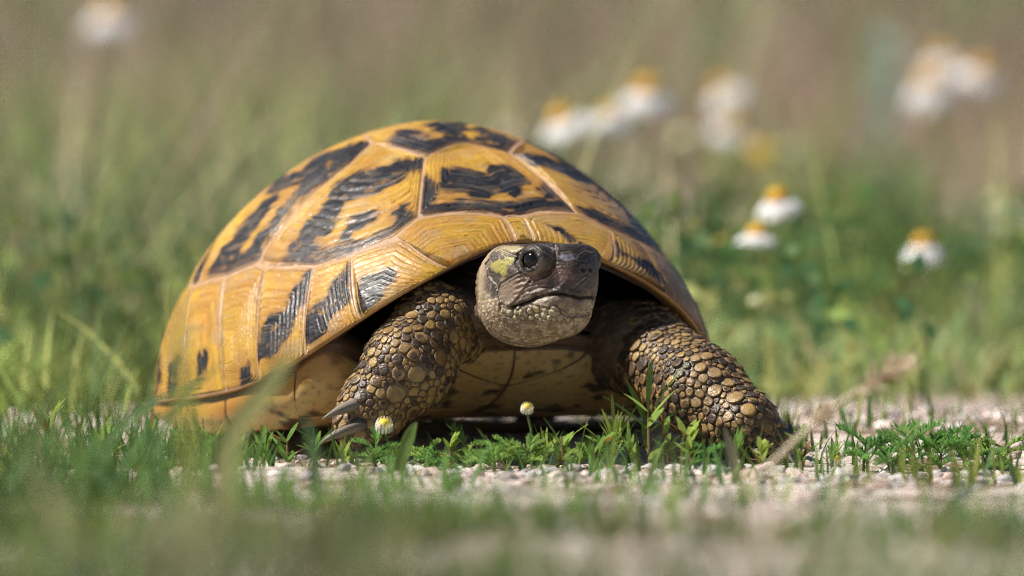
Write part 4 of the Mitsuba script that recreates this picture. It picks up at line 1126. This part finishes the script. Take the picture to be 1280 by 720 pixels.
c = np.repeat(pal[(np.clip((patch(x, y, .16, 76) - .3) * 2.4, 0, .999) * 5).astype(int)] * rg.uniform(.7, 1.3, (len(x), 1)), 4, 0)
add('meadow_leaves', (V, F_), 'leaf_mat', color=np.clip(c, 0, 1), kind='stuff', label='leafy herbs blurred among the meadow grass', smooth=False)
x, y = scatter(420, -30, 30, 55, 200, lambda x, y: (np.abs(x) < in_view(y, 14)) * sstep(.46, .60, patch(x, y, .09, 69)) * ((x < 1) | (y > 135)))
grass('straw', x, y, 7, 15, .20, .45, STRAW, lean=.55, curl=.35, face=-2.15, label='tall pale straw stems crossing in the blur behind the tortoise')
x, y = scatter(5600, -60, 60, 60, 420, lambda x, y: (np.abs(x) < in_view(y, 12)) * sstep(.40, .58, patch(x, y, .045, 65)) * ((x < 0) | (y > 140)))
grass('dry_grass', x, y, 6, 14, .12, .28, STRAW, lean=.5, curl=.5, face=-2.15, label='dry straw and reddish grass stalks in the far meadow')
x, y = scatter(9000, -130, 130, 200, 1300, lambda x, y: (np.abs(x) < in_view(y, 20)) * sstep(.42, .6, patch(x, y, .012, 66)))
grass('far_grass', x, y, 8, 22, .35, .9, np.vstack([STRAW[[0, 2, 3]] * .95, MEADOW[[0, 3, 0]]]), lean=.6, curl=.5, face=-2.15, label='brown and green tufts at the far end of the meadow')

# ---------------------------------------------------------------- gravel and pebbles
ico1, ico2 = trimesh.creation.icosphere(1), trimesh.creation.icosphere(2)
STONE = np.array([[.54, .50, .48], [.64, .51, .46], [.74, .71, .68], [.52, .39, .33], [.38, .34, .33], [.72, .59, .53]])
TONES = ['grey', 'pinkish', 'whitish', 'reddish brown', 'dark grey', 'pale pink']


def stone(ic, c, r, k):
    v = ic.vertices * (1 + .42 * (fbm(ic.vertices * 1.5 + k * 3.1, 2, 5) - .5)[:, None])
    for _ in range(5):                                             # flat broken faces
        d = unit(rg.normal(size=3)); h = np.maximum(v @ d - rg.uniform(.55, .8), 0)
        v = v - h[:, None] * d * .92
    ang = rg.uniform(0, 6.28); ca, sa = math.cos(ang), math.sin(ang)
    v = v * np.array([1.0, rg.uniform(.65, 1), rg.uniform(.45, .8)]) * r
    v = v @ np.array([[ca, sa, 0], [-sa, ca, 0], [0, 0, 1]])
    tone = STONE[k % 6] * rg.uniform(.6, 1.15)
    col = tone * (.75 + .5 * fbm(v * 14 + k, 2, 9))[:, None]
    return v + c, ic.faces, np.clip(col, 0, 1)


def gravel_d(x, y):
    u = (x - TX) * LF[0] + (y - TY) * LF[1]; v = (x - TX) * FW[0] + (y - TY) * FW[1]
    under = (np.abs(u) < 5.6) & (np.abs(v) < 6.5)
    right = .12 + .88 * sstep(-8, -3, x)
    return ~under * (np.abs(x) < in_view(y, 2)) * right * np.clip(.25 + .9 * sstep(.38, .55, patch(x, y, .25, 71)), 0, 1)


peb = []
x, y = scatter(15000, -18, 19, -50, 26, gravel_d)
for k, (a, b) in enumerate(zip(x, y)):
    r = .03 + .22 * rg.random() ** 3.5 + (.16 if rg.random() < .012 else 0)
    near = -10 < b < -2 and abs(a) < 14
    peb.append((r if near else r * .2, a, b, r, k))
peb.sort(key=lambda p: -p[0])
small = []
for i, (_, a, b, r, k) in enumerate(peb):
    c = np.array([a, b, float(ground_z(a, b)) + r * .08])
    if i < 180:
        v, f, col = stone(ico2, c, r * 1.25, k)
        add('pebble', (v, f), 'stone_mat', color=col, label='small %s pebble lying in the gravel before the tortoise' % TONES[k % 6], cat='pebble', group='%s pebbles in the gravel strip' % TONES[k % 6])
    else:
        small.append(stone(ico1, c, r, k))
v, f, col = join(small)
add('gravel', (v, f), 'stone_mat', color=col, kind='stuff', label='fine pinkish grey gravel strewn over the sandy ground')

# dry litter between the stones
x, y = scatter(2600, -17, 18, -40, 20, lambda x, y: (np.abs(x) < in_view(y, 2)) * sstep(.40, .55, patch(x, y, .4, 73)))
a = rg.uniform(0, 6.28, len(x)); L = rg.uniform(.25, 1.1, len(x))
d = np.stack([np.cos(a), np.sin(a), rg.uniform(-.05, .35, len(x))], -1) * L[:, None]
b = on_ground(x, y, -.03)
s_ = np.stack([-np.sin(a), np.cos(a), 0 * a], -1) * rg.uniform(.015, .035, len(x))[:, None]
m_ = b + d * .5 + np.array([0, 0, 1.0]) * (.10 * L * rg.random(len(x)))[:, None]
V = np.stack([b - s_, b + s_, m_ - s_, m_ + s_, b + d], 1).reshape(-1, 3)
F_ = (np.array([(0, 1, 3), (0, 3, 2), (2, 3, 4)])[None] + 5 * np.arange(len(x))[:, None, None]).reshape(-1, 3)
c = np.repeat(np.array([[.46, .37, .24], [.33, .22, .14], [.22, .13, .09], [.52, .46, .33]])[rg.integers(0, 4, len(x))], 5, 0)
add('plant_litter', (V, F_), 'leaf_mat', color=c, kind='stuff', label='dry stalks and leaf bits lying between the stones', smooth=False)



FLOWERS = [
    ((1.99, 70.00, 6.48), 1.22, 'daisy', "white daisy with yellow centre, leftmost of the row above the shell's right shoulder"),
    ((3.97, 78.00, 6.35), 1.15, 'daisy', 'white daisy squeezed between two others just above the shell'),
    ((5.54, 82.00, 7.21), 1.41, 'daisy', 'large white daisy with orange yellow centre, highest of the row above the shell'),
    ((9.93, 115.00, 6.47), 1.28, 'daisy', 'hazy white daisy with its yellow centre up, upper one of the stacked pair'),
    ((10.26, 112.00, 4.77), 1.28, 'daisy', 'hazy white daisy, lower one of the stacked pair right of the shell'),
    ((8.65, 34.00, 5.02), 0.88, 'daisy', 'crisp white daisy with yellow dome, upper of the pair beside the tortoise'),
    ((7.89, 32.00, 3.98), 0.80, 'daisy', 'crisp white daisy with yellow dome, lower of the pair beside the tortoise'),
    ((14.27, 46.00, 2.89), 0.88, 'daisy', 'white daisy turned to the right, standing alone low at the right'),
    ((19.37, 112.00, 6.77), 1.47, 'daisy', 'very blurred white daisy, left one of the cluster at upper right'),
    ((21.87, 114.00, 7.24), 1.47, 'daisy', 'very blurred white daisy, right one of the cluster at upper right'),
    ((21.67, 135.00, 7.47), 1.28, 'daisy', 'faint white daisy peeping out behind the upper right cluster'),
    ((21.65, 92.00, 1.80), 1.22, 'daisy', 'white daisy cut by the right edge of the picture'),
    ((-19.81, 130.00, 9.78), 1.60, 'daisy', 'blurred white daisy alone at the upper left corner'),
    ((-12.61, 150.00, 1.72), 1.28, 'daisy', "faint whitish daisy showing left of the shell's top"),
    ((-0.33, 140.00, 3.75), 1.09, 'daisy', 'faint pale daisy half hidden behind the top of the shell'),
    ((-21.94, 110.00, -0.03), 0.64, 'daisy', 'tiny white daisy far at the left edge'),
    ((10.96, 100.00, 3.79), 0.96, 'ball', 'round yellow flower head without petals, right of the stacked daisies'),
    ((8.17, 115.00, 3.88), 0.79, 'bud', "pale yellow closed flower bud blurred above the shell's right side"),
    ((7.32, 48.00, 2.89), 0.27, 'ball', 'small yellow flower head left of the lower crisp daisy'),
    ((8.63, 70.00, 2.83), 0.46, 'bud', 'pale flower bud left of the upper crisp daisy'),
    ((7.80, 30.00, 1.89), 0.32, 'bud', 'greenish white round bud standing below the daisies at the right'),
    ((20.91, 95.00, 1.80), 0.64, 'bud', 'small pale bud beside the daisy at the right edge'),
    ((13.82, 130.00, 2.90), 0.64, 'bud', 'faint yellowish bud right of the round yellow head'),
]
SEEDLINGS = [
    ((2.67, -3.20), 2.09, 'upright', 'bright green upright needle tuft in front of the dark gap under the shell'),
    ((3.58, -3.40), 2.70, 'leafy', 'tall leafy seedling with a reddish tip beside the right foreleg'),
    ((0.31, -4.00), 1.35, 'feather', 'feathery seedling in the middle, below the flower bud'),
    ((-0.46, -4.20), 1.35, 'feather', 'feathery seedling just left of the middle bud'),
    ((-1.16, -1.80), 1.49, 'feather', 'shaded feathery seedling under the lower shell'),
    ((-3.57, -3.60), 1.28, 'feather', 'feathery seedling with the open bud beside the claws'),
    ((1.35, -3.80), 1.28, 'leafy', 'short leafy seedling between the middle bud and the upright tuft'),
    ((4.56, -4.00), 1.35, 'leafy', 'low leafy seedling at the inner side of the right foot'),
    ((5.82, -4.60), 1.28, 'upright', 'needle seedling before the right foot'),
    ((7.50, -4.40), 1.15, 'leafy', "small seedling with upright leaves beside the right foot's claws"),
    ((9.26, -3.40), 1.62, 'feather', 'feathery green seedling right of the dry stalk'),
    ((10.43, -3.00), 2.03, 'feather', 'spreading feathery seedling, tallest at the right'),
    ((11.85, -2.20), 1.62, 'feather', 'feathery seedling near the right edge'),
    ((12.85, -2.80), 1.49, 'feather', 'feathery seedling at the very right edge'),
    ((-6.42, -4.00), 1.28, 'upright', 'yellow green tuft before the left flank of the shell'),
    ((-7.74, -4.60), 1.35, 'leafy', 'leafy tuft before the rear of the shell'),
    ((-5.05, -4.20), 1.01, 'leafy', 'small leafy tuft left of the claws'),
    ((-9.60, -3.00), 1.35, 'leafy', 'leafy tuft at the left beyond the rear of the shell'),
    ((-1.90, -4.20), 0.94, 'feather', 'small feathery seedling right of the broad blade'),
    ((2.03, -4.20), 0.94, 'upright', 'short needle tuft left of the upright one'),
    ((-2.89, -4.40), 0.81, 'upright', 'low needle tuft between the claws and the broad blade'),
    ((-12.27, -1.00), 1.76, 'leafy', 'leafy tuft at the left edge of the picture'),
    ((-2.26, -2.60), 1.08, 'feather', 'small feathery seedling just left of the small feathery seedling right of the broad'),
    ((-1.56, -3.60), 0.94, 'leafy', 'small broad leaved seedling just right of the small feathery seedling right of the broad'),
    ((-0.10, -2.40), 1.22, 'feather', 'small feathery seedling just right of the feathery seedling just left of the middle'),
    ((0.84, -2.60), 1.22, 'upright', 'small needle leaved seedling just right of the feathery seedling in the middle, below the'),
    ((1.78, -2.20), 1.22, 'feather', 'small feathery seedling just left of the short needle tuft left of the upright'),
    ((2.32, -4.00), 1.08, 'leafy', 'small broad leaved seedling just right of the short needle tuft left of the upright'),
    ((3.11, -3.80), 1.35, 'upright', 'small needle leaved seedling just right of the bright green upright needle tuft in front'),
    ((4.08, -3.20), 1.35, 'leafy', 'small broad leaved seedling just right of the tall leafy seedling with a reddish tip'),
    ((5.05, -4.20), 1.08, 'feather', 'small feathery seedling just right of the low leafy seedling at the inner side'),
    ((6.35, -4.80), 0.94, 'leafy', 'small broad leaved seedling just right of the needle seedling before the right foot'),
    ((8.28, -4.20), 1.08, 'upright', 'small needle leaved seedling just right of the small seedling with upright leaves beside the'),
    ((9.82, -4.40), 1.22, 'feather', 'small feathery seedling just left of the spreading feathery seedling, tallest at the right'),
    ((11.12, -3.60), 1.35, 'feather', 'small feathery seedling just left of the feathery seedling near the right edge'),
    ((12.17, -4.20), 1.22, 'feather', 'small feathery seedling just right of the feathery seedling near the right edge'),
    ((-4.35, -4.00), 0.94, 'upright', 'small needle leaved seedling just right of the small leafy tuft left of the claws'),
    ((-5.83, -3.20), 1.08, 'leafy', 'small broad leaved seedling just right of the yellow green tuft before the left flank'),
    ((-7.07, -3.60), 1.22, 'upright', 'small needle leaved seedling just left of the yellow green tuft before the left flank'),
    ((-8.61, -3.80), 1.35, 'feather', 'small feathery seedling just left of the leafy tuft before the rear of the'),
    ((-10.61, -3.40), 1.49, 'leafy', 'small broad leaved seedling just left of the leafy tuft at the left beyond the'),
]
BLADES = [
    ([(-6.05, -30.0, 2.69), (-5.48, -30.0, 3.63), (-4.9, -30.0, 4.43), (-4.63, -30.0, 4.94)], 0.44, (0.5, 0.52, 0.22), 'broad yellow green grass blade leaning across the left flank'),
    ([(-6.19, -42.0, 3.15), (-6.34, -42.0, 5.15), (-6.4, -42.0, 6.53), (-6.24, -42.0, 7.48)], 0.31, (0.45, 0.5, 0.14), 'thin upright blade blurred before the rear of the shell'),
    ([(-2.9, -7.0, -0.2), (-2.74, -7.0, 0.51), (-2.56, -7.0, 1.02), (-2.41, -7.0, 1.27)], 0.32, (0.18, 0.28, 0.08), 'broad short grass blade right of the claws'),
    ([(5.61, -10.0, -0.11), (5.52, -10.0, 0.49), (5.4, -10.0, 0.99), (5.26, -10.0, 1.38)], 0.28, (0.26, 0.26, 0.17), 'grey green blade standing before the right foot'),
    ([(-6.28, -3.5, -0.01), (-6.45, -3.5, 0.3), (-6.65, -3.5, 0.61), (-6.82, -3.5, 0.88)], 0.21, (0.11, 0.24, 0.06), 'dark green pointed blade under the left flank'),
    ([(-4.35, -24.0, 1.07), (-4.44, -24.0, 1.88), (-4.54, -24.0, 2.51), (-4.72, -24.0, 3.01)], 0.29, (0.17, 0.26, 0.12), 'soft green blade blurred just left of the claws'),
    ([(-8.3, -20.0, 1.6), (-7.84, -20.0, 2.62), (-7.19, -20.0, 3.3), (-6.6, -20.0, 3.9)], 0.17, (0.24, 0.38, 0.16), 'long soft green blade blurred before the rear flank'),
    ([(-9.55, -18.0, 1.42), (-9.08, -18.0, 2.26), (-8.14, -18.0, 2.83), (-7.08, -18.0, 3.3)], 0.17, (0.24, 0.38, 0.16), 'long green blade bending right at the left of the shell'),
    ([(-11.25, -18.0, 0.48), (-11.2, -18.0, 1.79), (-10.86, -18.0, 2.73), (-10.14, -18.0, 3.45)], 0.15, (0.22, 0.35, 0.15), 'long green blade arching at the far left'),
    ([(-9.22, -7.0, -0.32), (-9.13, -7.0, 0.31), (-9.17, -7.0, 0.92), (-9.29, -7.0, 1.59)], 0.24, (0.13, 0.25, 0.08), 'short upright green blade left of the rear shell'),
    ([(8.91, -36.0, 0.63), (8.94, -36.0, 1.6), (9.06, -36.0, 2.25), (9.3, -36.0, 2.74)], 0.36, (0.16, 0.3, 0.13), 'blurred green blade low at the right'),
]
STALK = [(4.93, -19.0, -0.17), (5.78, -18.6, 1.01), (6.73, -18.2, 1.91), (7.69, -17.8, 2.66), (8.49, -17.5, 3.15), (9.26, -17.2, 3.54)]
BUDS = [(-3.32, -3.6, 0.89), (0.39, -3.6, 1.33), (8.43, -3.0, -0.06), (10.32, -2.8, 0.11)]
SAGE = [(20.43, 165.0, -4.58), (20.51, 165.0, -0.57), (20.67, 165.0, 3.45), (20.74, 165.0, 7.68)]

# ---------------------------------------------------------------- flowers
GREEN = np.array([.10, .17, .05])


def petal_ring(n, r, droop, axes, c):
    V, F_ = [], []
    for i in range(n):
        a = 2 * np.pi * i / n + rg.normal() * .06
        d, s = np.array([math.cos(a), math.sin(a), 0]), np.array([-math.sin(a), math.cos(a), 0])
        k = 5; b = len(V); L = r * rg.uniform(.9, 1.06); dr_ = droop * rg.uniform(.8, 1.2)
        for j in range(k):
            t = j / (k - 1)
            p = d * (.24 * r + (L - .24 * r) * (t - .18 * t * t * dr_)) - np.array([0, 0, 1]) * (dr_ * r * .62 * t * t)
            w = r * .17 * (.55 + 1.0 * math.sin(math.pi * min(.92, .15 + .72 * t))) * (1 if j < k - 1 else .55)
            V += [p - s * w, p + s * w, p + np.array([0, 0, .02 * r])]
        for j in range(k - 1):
            q = b + 3 * j
            F_ += [(q, q + 3, q + 5), (q, q + 5, q + 2), (q + 2, q + 5, q + 4), (q + 2, q + 4, q + 1)]
    return np.array(V) @ axes + c, np.array(F_)


def dome(r, hgt, axes, c, rough=.10, n=18):
    s = trimesh.creation.icosphere(3)
    v = s.vertices.copy()
    k = .5 + .5 * np.cos(v[:, 0] * 26) * np.cos(v[:, 1] * 26) * np.cos(v[:, 2] * 26)
    v = v * (1 + rough * (k - .5))[:, None] * np.array([r, r, hgt])
    v[:, 2] = np.maximum(v[:, 2], -.25 * hgt)
    return v @ axes + c, s.faces, v


def tilt_axes(ax, ang):
    z = unit(np.array([math.cos(ax) * math.sin(ang), math.sin(ax) * math.sin(ang), math.cos(ang)]))
    x = unit(np.cross([0, 1, 0.1], z))
    return np.stack([x, np.cross(z, x), z])


def stem(key, top, spread=1.2, r=.07):
    g = np.array([top[0] + rg.normal() * spread, top[1] + rg.normal() * spread, 0])
    g[2] = float(ground_z(g[0], g[1])) - .2
    t = np.linspace(0, 1, 9)[:, None]
    pts = g + (np.array(top) - g) * t + np.array([rg.normal() * .3, rg.normal() * .3, 0]) * np.sin(np.pi * t)
    v, f = tube(pts, np.linspace(r * 1.2, r * .8, 9), 6)
    add('stem', (v, f), 'stem_mat', key, color=np.tile(GREEN, (len(v), 1)))
    return pts


for p, r, kind, lab in FLOWERS:
    p = np.array(p)
    nm = {'daisy': 'daisy', 'ball': 'yellow_flower', 'bud': 'flower_bud'}[kind]
    key = thing(nm, lab, {'daisy': 'daisy', 'ball': 'flower', 'bud': 'flower bud'}[kind], 'daisies in the meadow' if kind == 'daisy' else None)
    ax = tilt_axes(rg.uniform(0, 6.28), rg.uniform(.05, .50))
    pts = stem(key, p - ax[2] * .18 * r)
    if kind == 'daisy':
        v, f = petal_ring(int(rg.integers(13, 20)), r, rg.choice([.65, .8, .95, 1.1]), ax, p)
        add('petals', (v, f), 'petal_mat', key, smooth=False)
        v, f, lv = dome(.40 * r, .40 * r, ax, p + ax[2] * .06 * r)
        add('flower_disc', (v, f), 'stem_mat', key, color=np.clip(lerp(np.array([.75, .42, .015]), np.array([.62, .26, .01]), sstep(.3, -.1, lv[:, 2] / r)), 0, 1))
        v, f, lv = dome(.30 * r, .16 * r, ax, p - ax[2] * .12 * r, .02)
        add('calyx', (v, f), 'stem_mat', key, color=np.tile(GREEN, (len(v), 1)))
    elif kind == 'ball':
        v, f, lv = dome(.85 * r, .75 * r, ax, p)
        add('flower_disc', (v, f), 'stem_mat', key, color=np.tile([.70, .44, .03], (len(v), 1)))
    else:
        v, f, lv = dome(.85 * r, .80 * r, ax, p)
        add('bud', (v, f), 'stem_mat', key, color=lerp(np.array([.30, .36, .14]), np.array([.62, .60, .36]), sstep(-.1, .5, lv[:, 2] / r)))

# ---------------------------------------------------------------- seedlings in the focal strip
def frond(b, d, L, kind):
    """A leaf with needle leaflets (feather), a bare needle (upright) or a narrow leaf (leafy)."""
    t = np.linspace(0, 1, 8)
    up = np.array([0, 0, 1.0])
    sag = .35 if kind == 'feather' else .12
    pts = b + d * (L * t)[:, None] + up * (-sag * L * t ** 2.2)[:, None]
    side = unit(np.cross(d, up) + 1e-6)
    parts = []
    if kind == 'feather':
        v, f = tube(pts, np.linspace(.022, .010, 8), 4); parts.append((v, f))
        for k in range(13):
            u = .18 + .80 * k / 12
            c = pts[0] + (np.array([np.interp(u, t, pts[:, j]) for j in range(3)]) - pts[0])
            for s in (-1, 1):
                l = L * (.34 - .22 * abs(u - .45)) * rg.uniform(.7, 1.2)
                dd = unit(d * .75 + s * side * rg.uniform(.5, 1.0) + up * rg.uniform(.1, .6))
                w = unit(np.cross(dd, up + .3 * rg.normal(size=3))) * .030
                m1 = c + dd * l * .5
                parts.append((np.array([c - w * .6, c + w * .6, m1 + w, m1 - w, c + dd * l]), np.array([(0, 1, 2), (0, 2, 3), (3, 2, 4)])))
    else:
        wd = (.045 if kind == 'upright' else .085) * rg.uniform(.8, 1.2)
        w = side * (wd * np.sin(np.pi * (.12 + .86 * t)) ** .8)[:, None]
        dip = up * (.25 * wd)
        v = np.stack([pts - w, pts - dip * .6, pts + w], 1).reshape(-1, 3)
        parts.append((v, grid_faces(8, 3)))
    return join(parts)


for (x, y), h, kind, lab in SEEDLINGS:
    key = thing('seedling', lab, 'seedling', 'seedlings in front of the tortoise')
    b = on_ground(np.array(x), np.array(y))
    top = b + np.array([rg.normal() * .08, rg.normal() * .08, h * (.45 if kind != 'leafy' else .7)])
    t = np.linspace(0, 1, 6)[:, None]
    sp_ = b + (top - b) * t
    v, f = tube(sp_, np.linspace(.05, .03, 6), 5)
    add('stem', (v, f), 'stem_mat', key, color=np.tile([.16, .15, .06] if kind != 'leafy' else [.26, .17, .09], (len(v), 1)))
    n = {'feather': 11, 'upright': 17, 'leafy': 11}[kind]
    tone = rg.choice(4)
    for k in range(n):
        u = rg.uniform(.15, 1)
        a = rg.uniform(0, 6.28)
        el = rg.uniform(.25, 1.0) if kind == 'feather' else rg.uniform(.75, 1.45) if kind == 'upright' else rg.uniform(.45, 1.25)
        d = np.array([math.cos(a) * math.cos(el), math.sin(a) * math.cos(el), math.sin(el)])
        L = h * rg.uniform(.45, .75)
        v, f = frond(b + (top - b) * u, d, L, kind)
        base = np.array([[.20, .36, .085], [.30, .44, .10], [.24, .40, .09], [.38, .48, .11]][tone]) * rg.uniform(.8, 1.2)
        if kind == 'leafy' and k == 0:
            base = np.array([.30, .12, .04])
        if kind == 'feather':
            base = base * np.array([.8, .95, 1.1])
        add('leaf', (v, f), 'leaf_mat', key, color=np.clip(lerp(base * .85, base * 1.2, rg.random(len(v))), 0, 1), smooth=kind != 'feather')

for p, nm in zip(BUDS, ('half open daisy bud beside the claws, white petals still folded up', 'half open daisy bud on a thin stem before the lower shell',
                        'small yellow bud in the feathery plants right of the dry stalk', 'yellow green bud among the feathery plants near the right edge')):
    p = np.array(p)
    key = thing('daisy_bud', nm, 'flower bud')
    ax = tilt_axes(-1.4, .55)
    r = .235 if p[0] < -1 else .17
    g = np.array([p[0] + .1, p[1] + .25, float(ground_z(p[0], p[1] + .25)) - .05])
    t = np.linspace(0, 1, 7)[:, None]
    v, f = tube(g + (p - ax[2] * .6 * r - g) * t + np.array([.10, 0, 0]) * np.sin(np.pi * t), .035, 6)
    add('stem', (v, f), 'stem_mat', key, color=np.tile([.14, .20, .06], (len(v), 1)))
    v, f, lv = dome(r * .80, r * .8, ax, p, .12)
    add('flower_disc', (v, f), 'stem_mat', key, color=np.tile([.72, .56, .05], (len(v), 1)))
    v, f, lv = dome(r * .9, r * .75, ax, p - ax[2] * .28 * r, .03)
    add('calyx', (v, f), 'stem_mat', key, color=np.tile([.28, .34, .12], (len(v), 1)))
    for i in range(15):
        a = 2 * np.pi * i / 15
        t = np.linspace(-.35, .62, 6)
        rad = r * (.98 - .45 * np.clip(t, 0, 1) ** 1.5)
        d, s = np.array([math.cos(a), math.sin(a), 0]), np.array([-math.sin(a), math.cos(a), 0])
        m = d * rad[:, None] + np.array([0, 0, 1]) * (t * 1.25 * r)[:, None]
        w = s * (.125 * r * np.sin(np.pi * (.25 + .62 * (t + .35))))[:, None]
        v = np.stack([m - w, m + d * .03 * r, m + w], 1).reshape(-1, 3) @ ax + p
        add('petal', (v, grid_faces(6, 3)), 'petal_mat', key)

# ---------------------------------------------------------------- single blades, the dry stalk and the sage stalk
def ribbon(pts, w, n=16):
    s = np.linspace(0, 1, len(pts)); t = np.linspace(0, 1, n)
    c = CubicSpline(s, np.array(pts))(t)
    tan = unit(np.gradient(c, axis=0))
    side = unit(np.cross(tan, [.25, 1.0, .1]))
    ww = (w * .5 * np.minimum(1, (1 - t) * 2.2 + .03) ** .7 * (.8 + .2 * np.sin(np.pi * t)))[:, None]
    fold = np.array([0, .22, .05])
    return np.stack([c - side * ww, c - side * ww * .5 + fold * ww * .8, c + fold * ww * 1.2, c + side * ww * .5 + fold * ww * .8, c + side * ww], 1).reshape(-1, 3), grid_faces(n, 5)


for pts, w, c, lab in BLADES:
    pts = [np.array(q) for q in pts]
    root = pts[0].copy(); root[2] = min(root[2], float(ground_z(root[0], root[1])) - .1)
    if pts[0][2] - root[2] > .15:
        pts = [root] + pts
    else:
        pts[0] = root
    v, f = ribbon(pts, w)
    vein = .85 + .3 * fbm(v * np.array([6, 6, 1.5]), 2, 15)
    add('grass_blade', (v, f), 'leaf_mat', color=np.clip(np.array(c) * vein[:, None], 0, 1), label=lab, cat='grass blade', group='single grass blades')

key = thing('dry_grass_stalk', 'pale dry grass stalk with a feathery seed head slanting up to the right', 'dry grass')
pts = [np.array(q) for q in STALK]
pts[0] = np.array([pts[0][0], pts[0][1], float(ground_z(*pts[0][:2])) - .1])
cur = CubicSpline(np.linspace(0, 1, len(pts)), np.array(pts))
t = np.linspace(0, 1, 24)
v, f = tube(cur(t), np.linspace(.075, .03, 24), 7)
add('stem', (v, f), 'stem_mat', key, color=np.clip(np.array([.60, .50, .35]) * (.8 + .4 * fbm(v * 5, 2, 4))[:, None], 0, 1))
parts = []
for k in range(150):
    u = .70 + .30 * rg.random() ** .8 if k > 30 else rg.uniform(.45, .52)
    c = cur(u); d0 = unit(cur(min(u + .02, 1.0)) - cur(u - .02))
    d = unit(d0 + .55 * rg.normal(size=3)); L = rg.uniform(.25, .6)
    w = unit(np.cross(d, rg.normal(size=3))) * .07
    parts.append((np.array([c, c + d * L * .5 - w, c + d * L * .5 + w, c + d * L]), np.array([(0, 1, 2), (1, 3, 2)])))
v, f = join(parts)
add('seed_head', (v, f), 'leaf_mat', key, color=np.tile([.68, .58, .42], (len(v), 1)), smooth=False)

key = thing('sage_stalk', 'pale blue green leafy stalk standing blurred in the right background', 'plant')
pts = [np.array(q) for q in SAGE]
g = np.array([pts[0][0] - .3, pts[0][1], float(ground_z(pts[0][0], pts[0][1])) - .2])
cur = CubicSpline(np.linspace(0, 1, len(pts) + 1), np.array([g] + pts))
v, f = tube(cur(np.linspace(0, 1, 20)), np.linspace(.16, .08, 20), 7)
add('stem', (v, f), 'stem_mat', key, color=np.tile([.26, .34, .26], (len(v), 1)))
parts = []
for k in range(170):
    u = rg.uniform(.30, 1.0); c = cur(u)
    a = rg.uniform(0, 6.28)
    d = unit(np.array([math.cos(a) * .8, math.sin(a) * .8, rg.uniform(.3, 1.4)])); L = rg.uniform(1.3, 2.6) * (1.25 - .4 * u)
    s_ = unit(np.cross(d, [0, 0, 1])) * L * .2
    parts.append((np.array([c, c + d * L * .5 - s_, c + d * L * .5 + s_, c + d * L]), np.array([(0, 1, 2), (1, 3, 2)])))
v, f = join(parts)
add('leaves', (v, f), 'leaf_mat', key, color=np.clip(np.array([.52, .64, .55]) * rg.uniform(.8, 1.2, (len(v), 1)), 0, 1), smooth=False, kind='stuff')
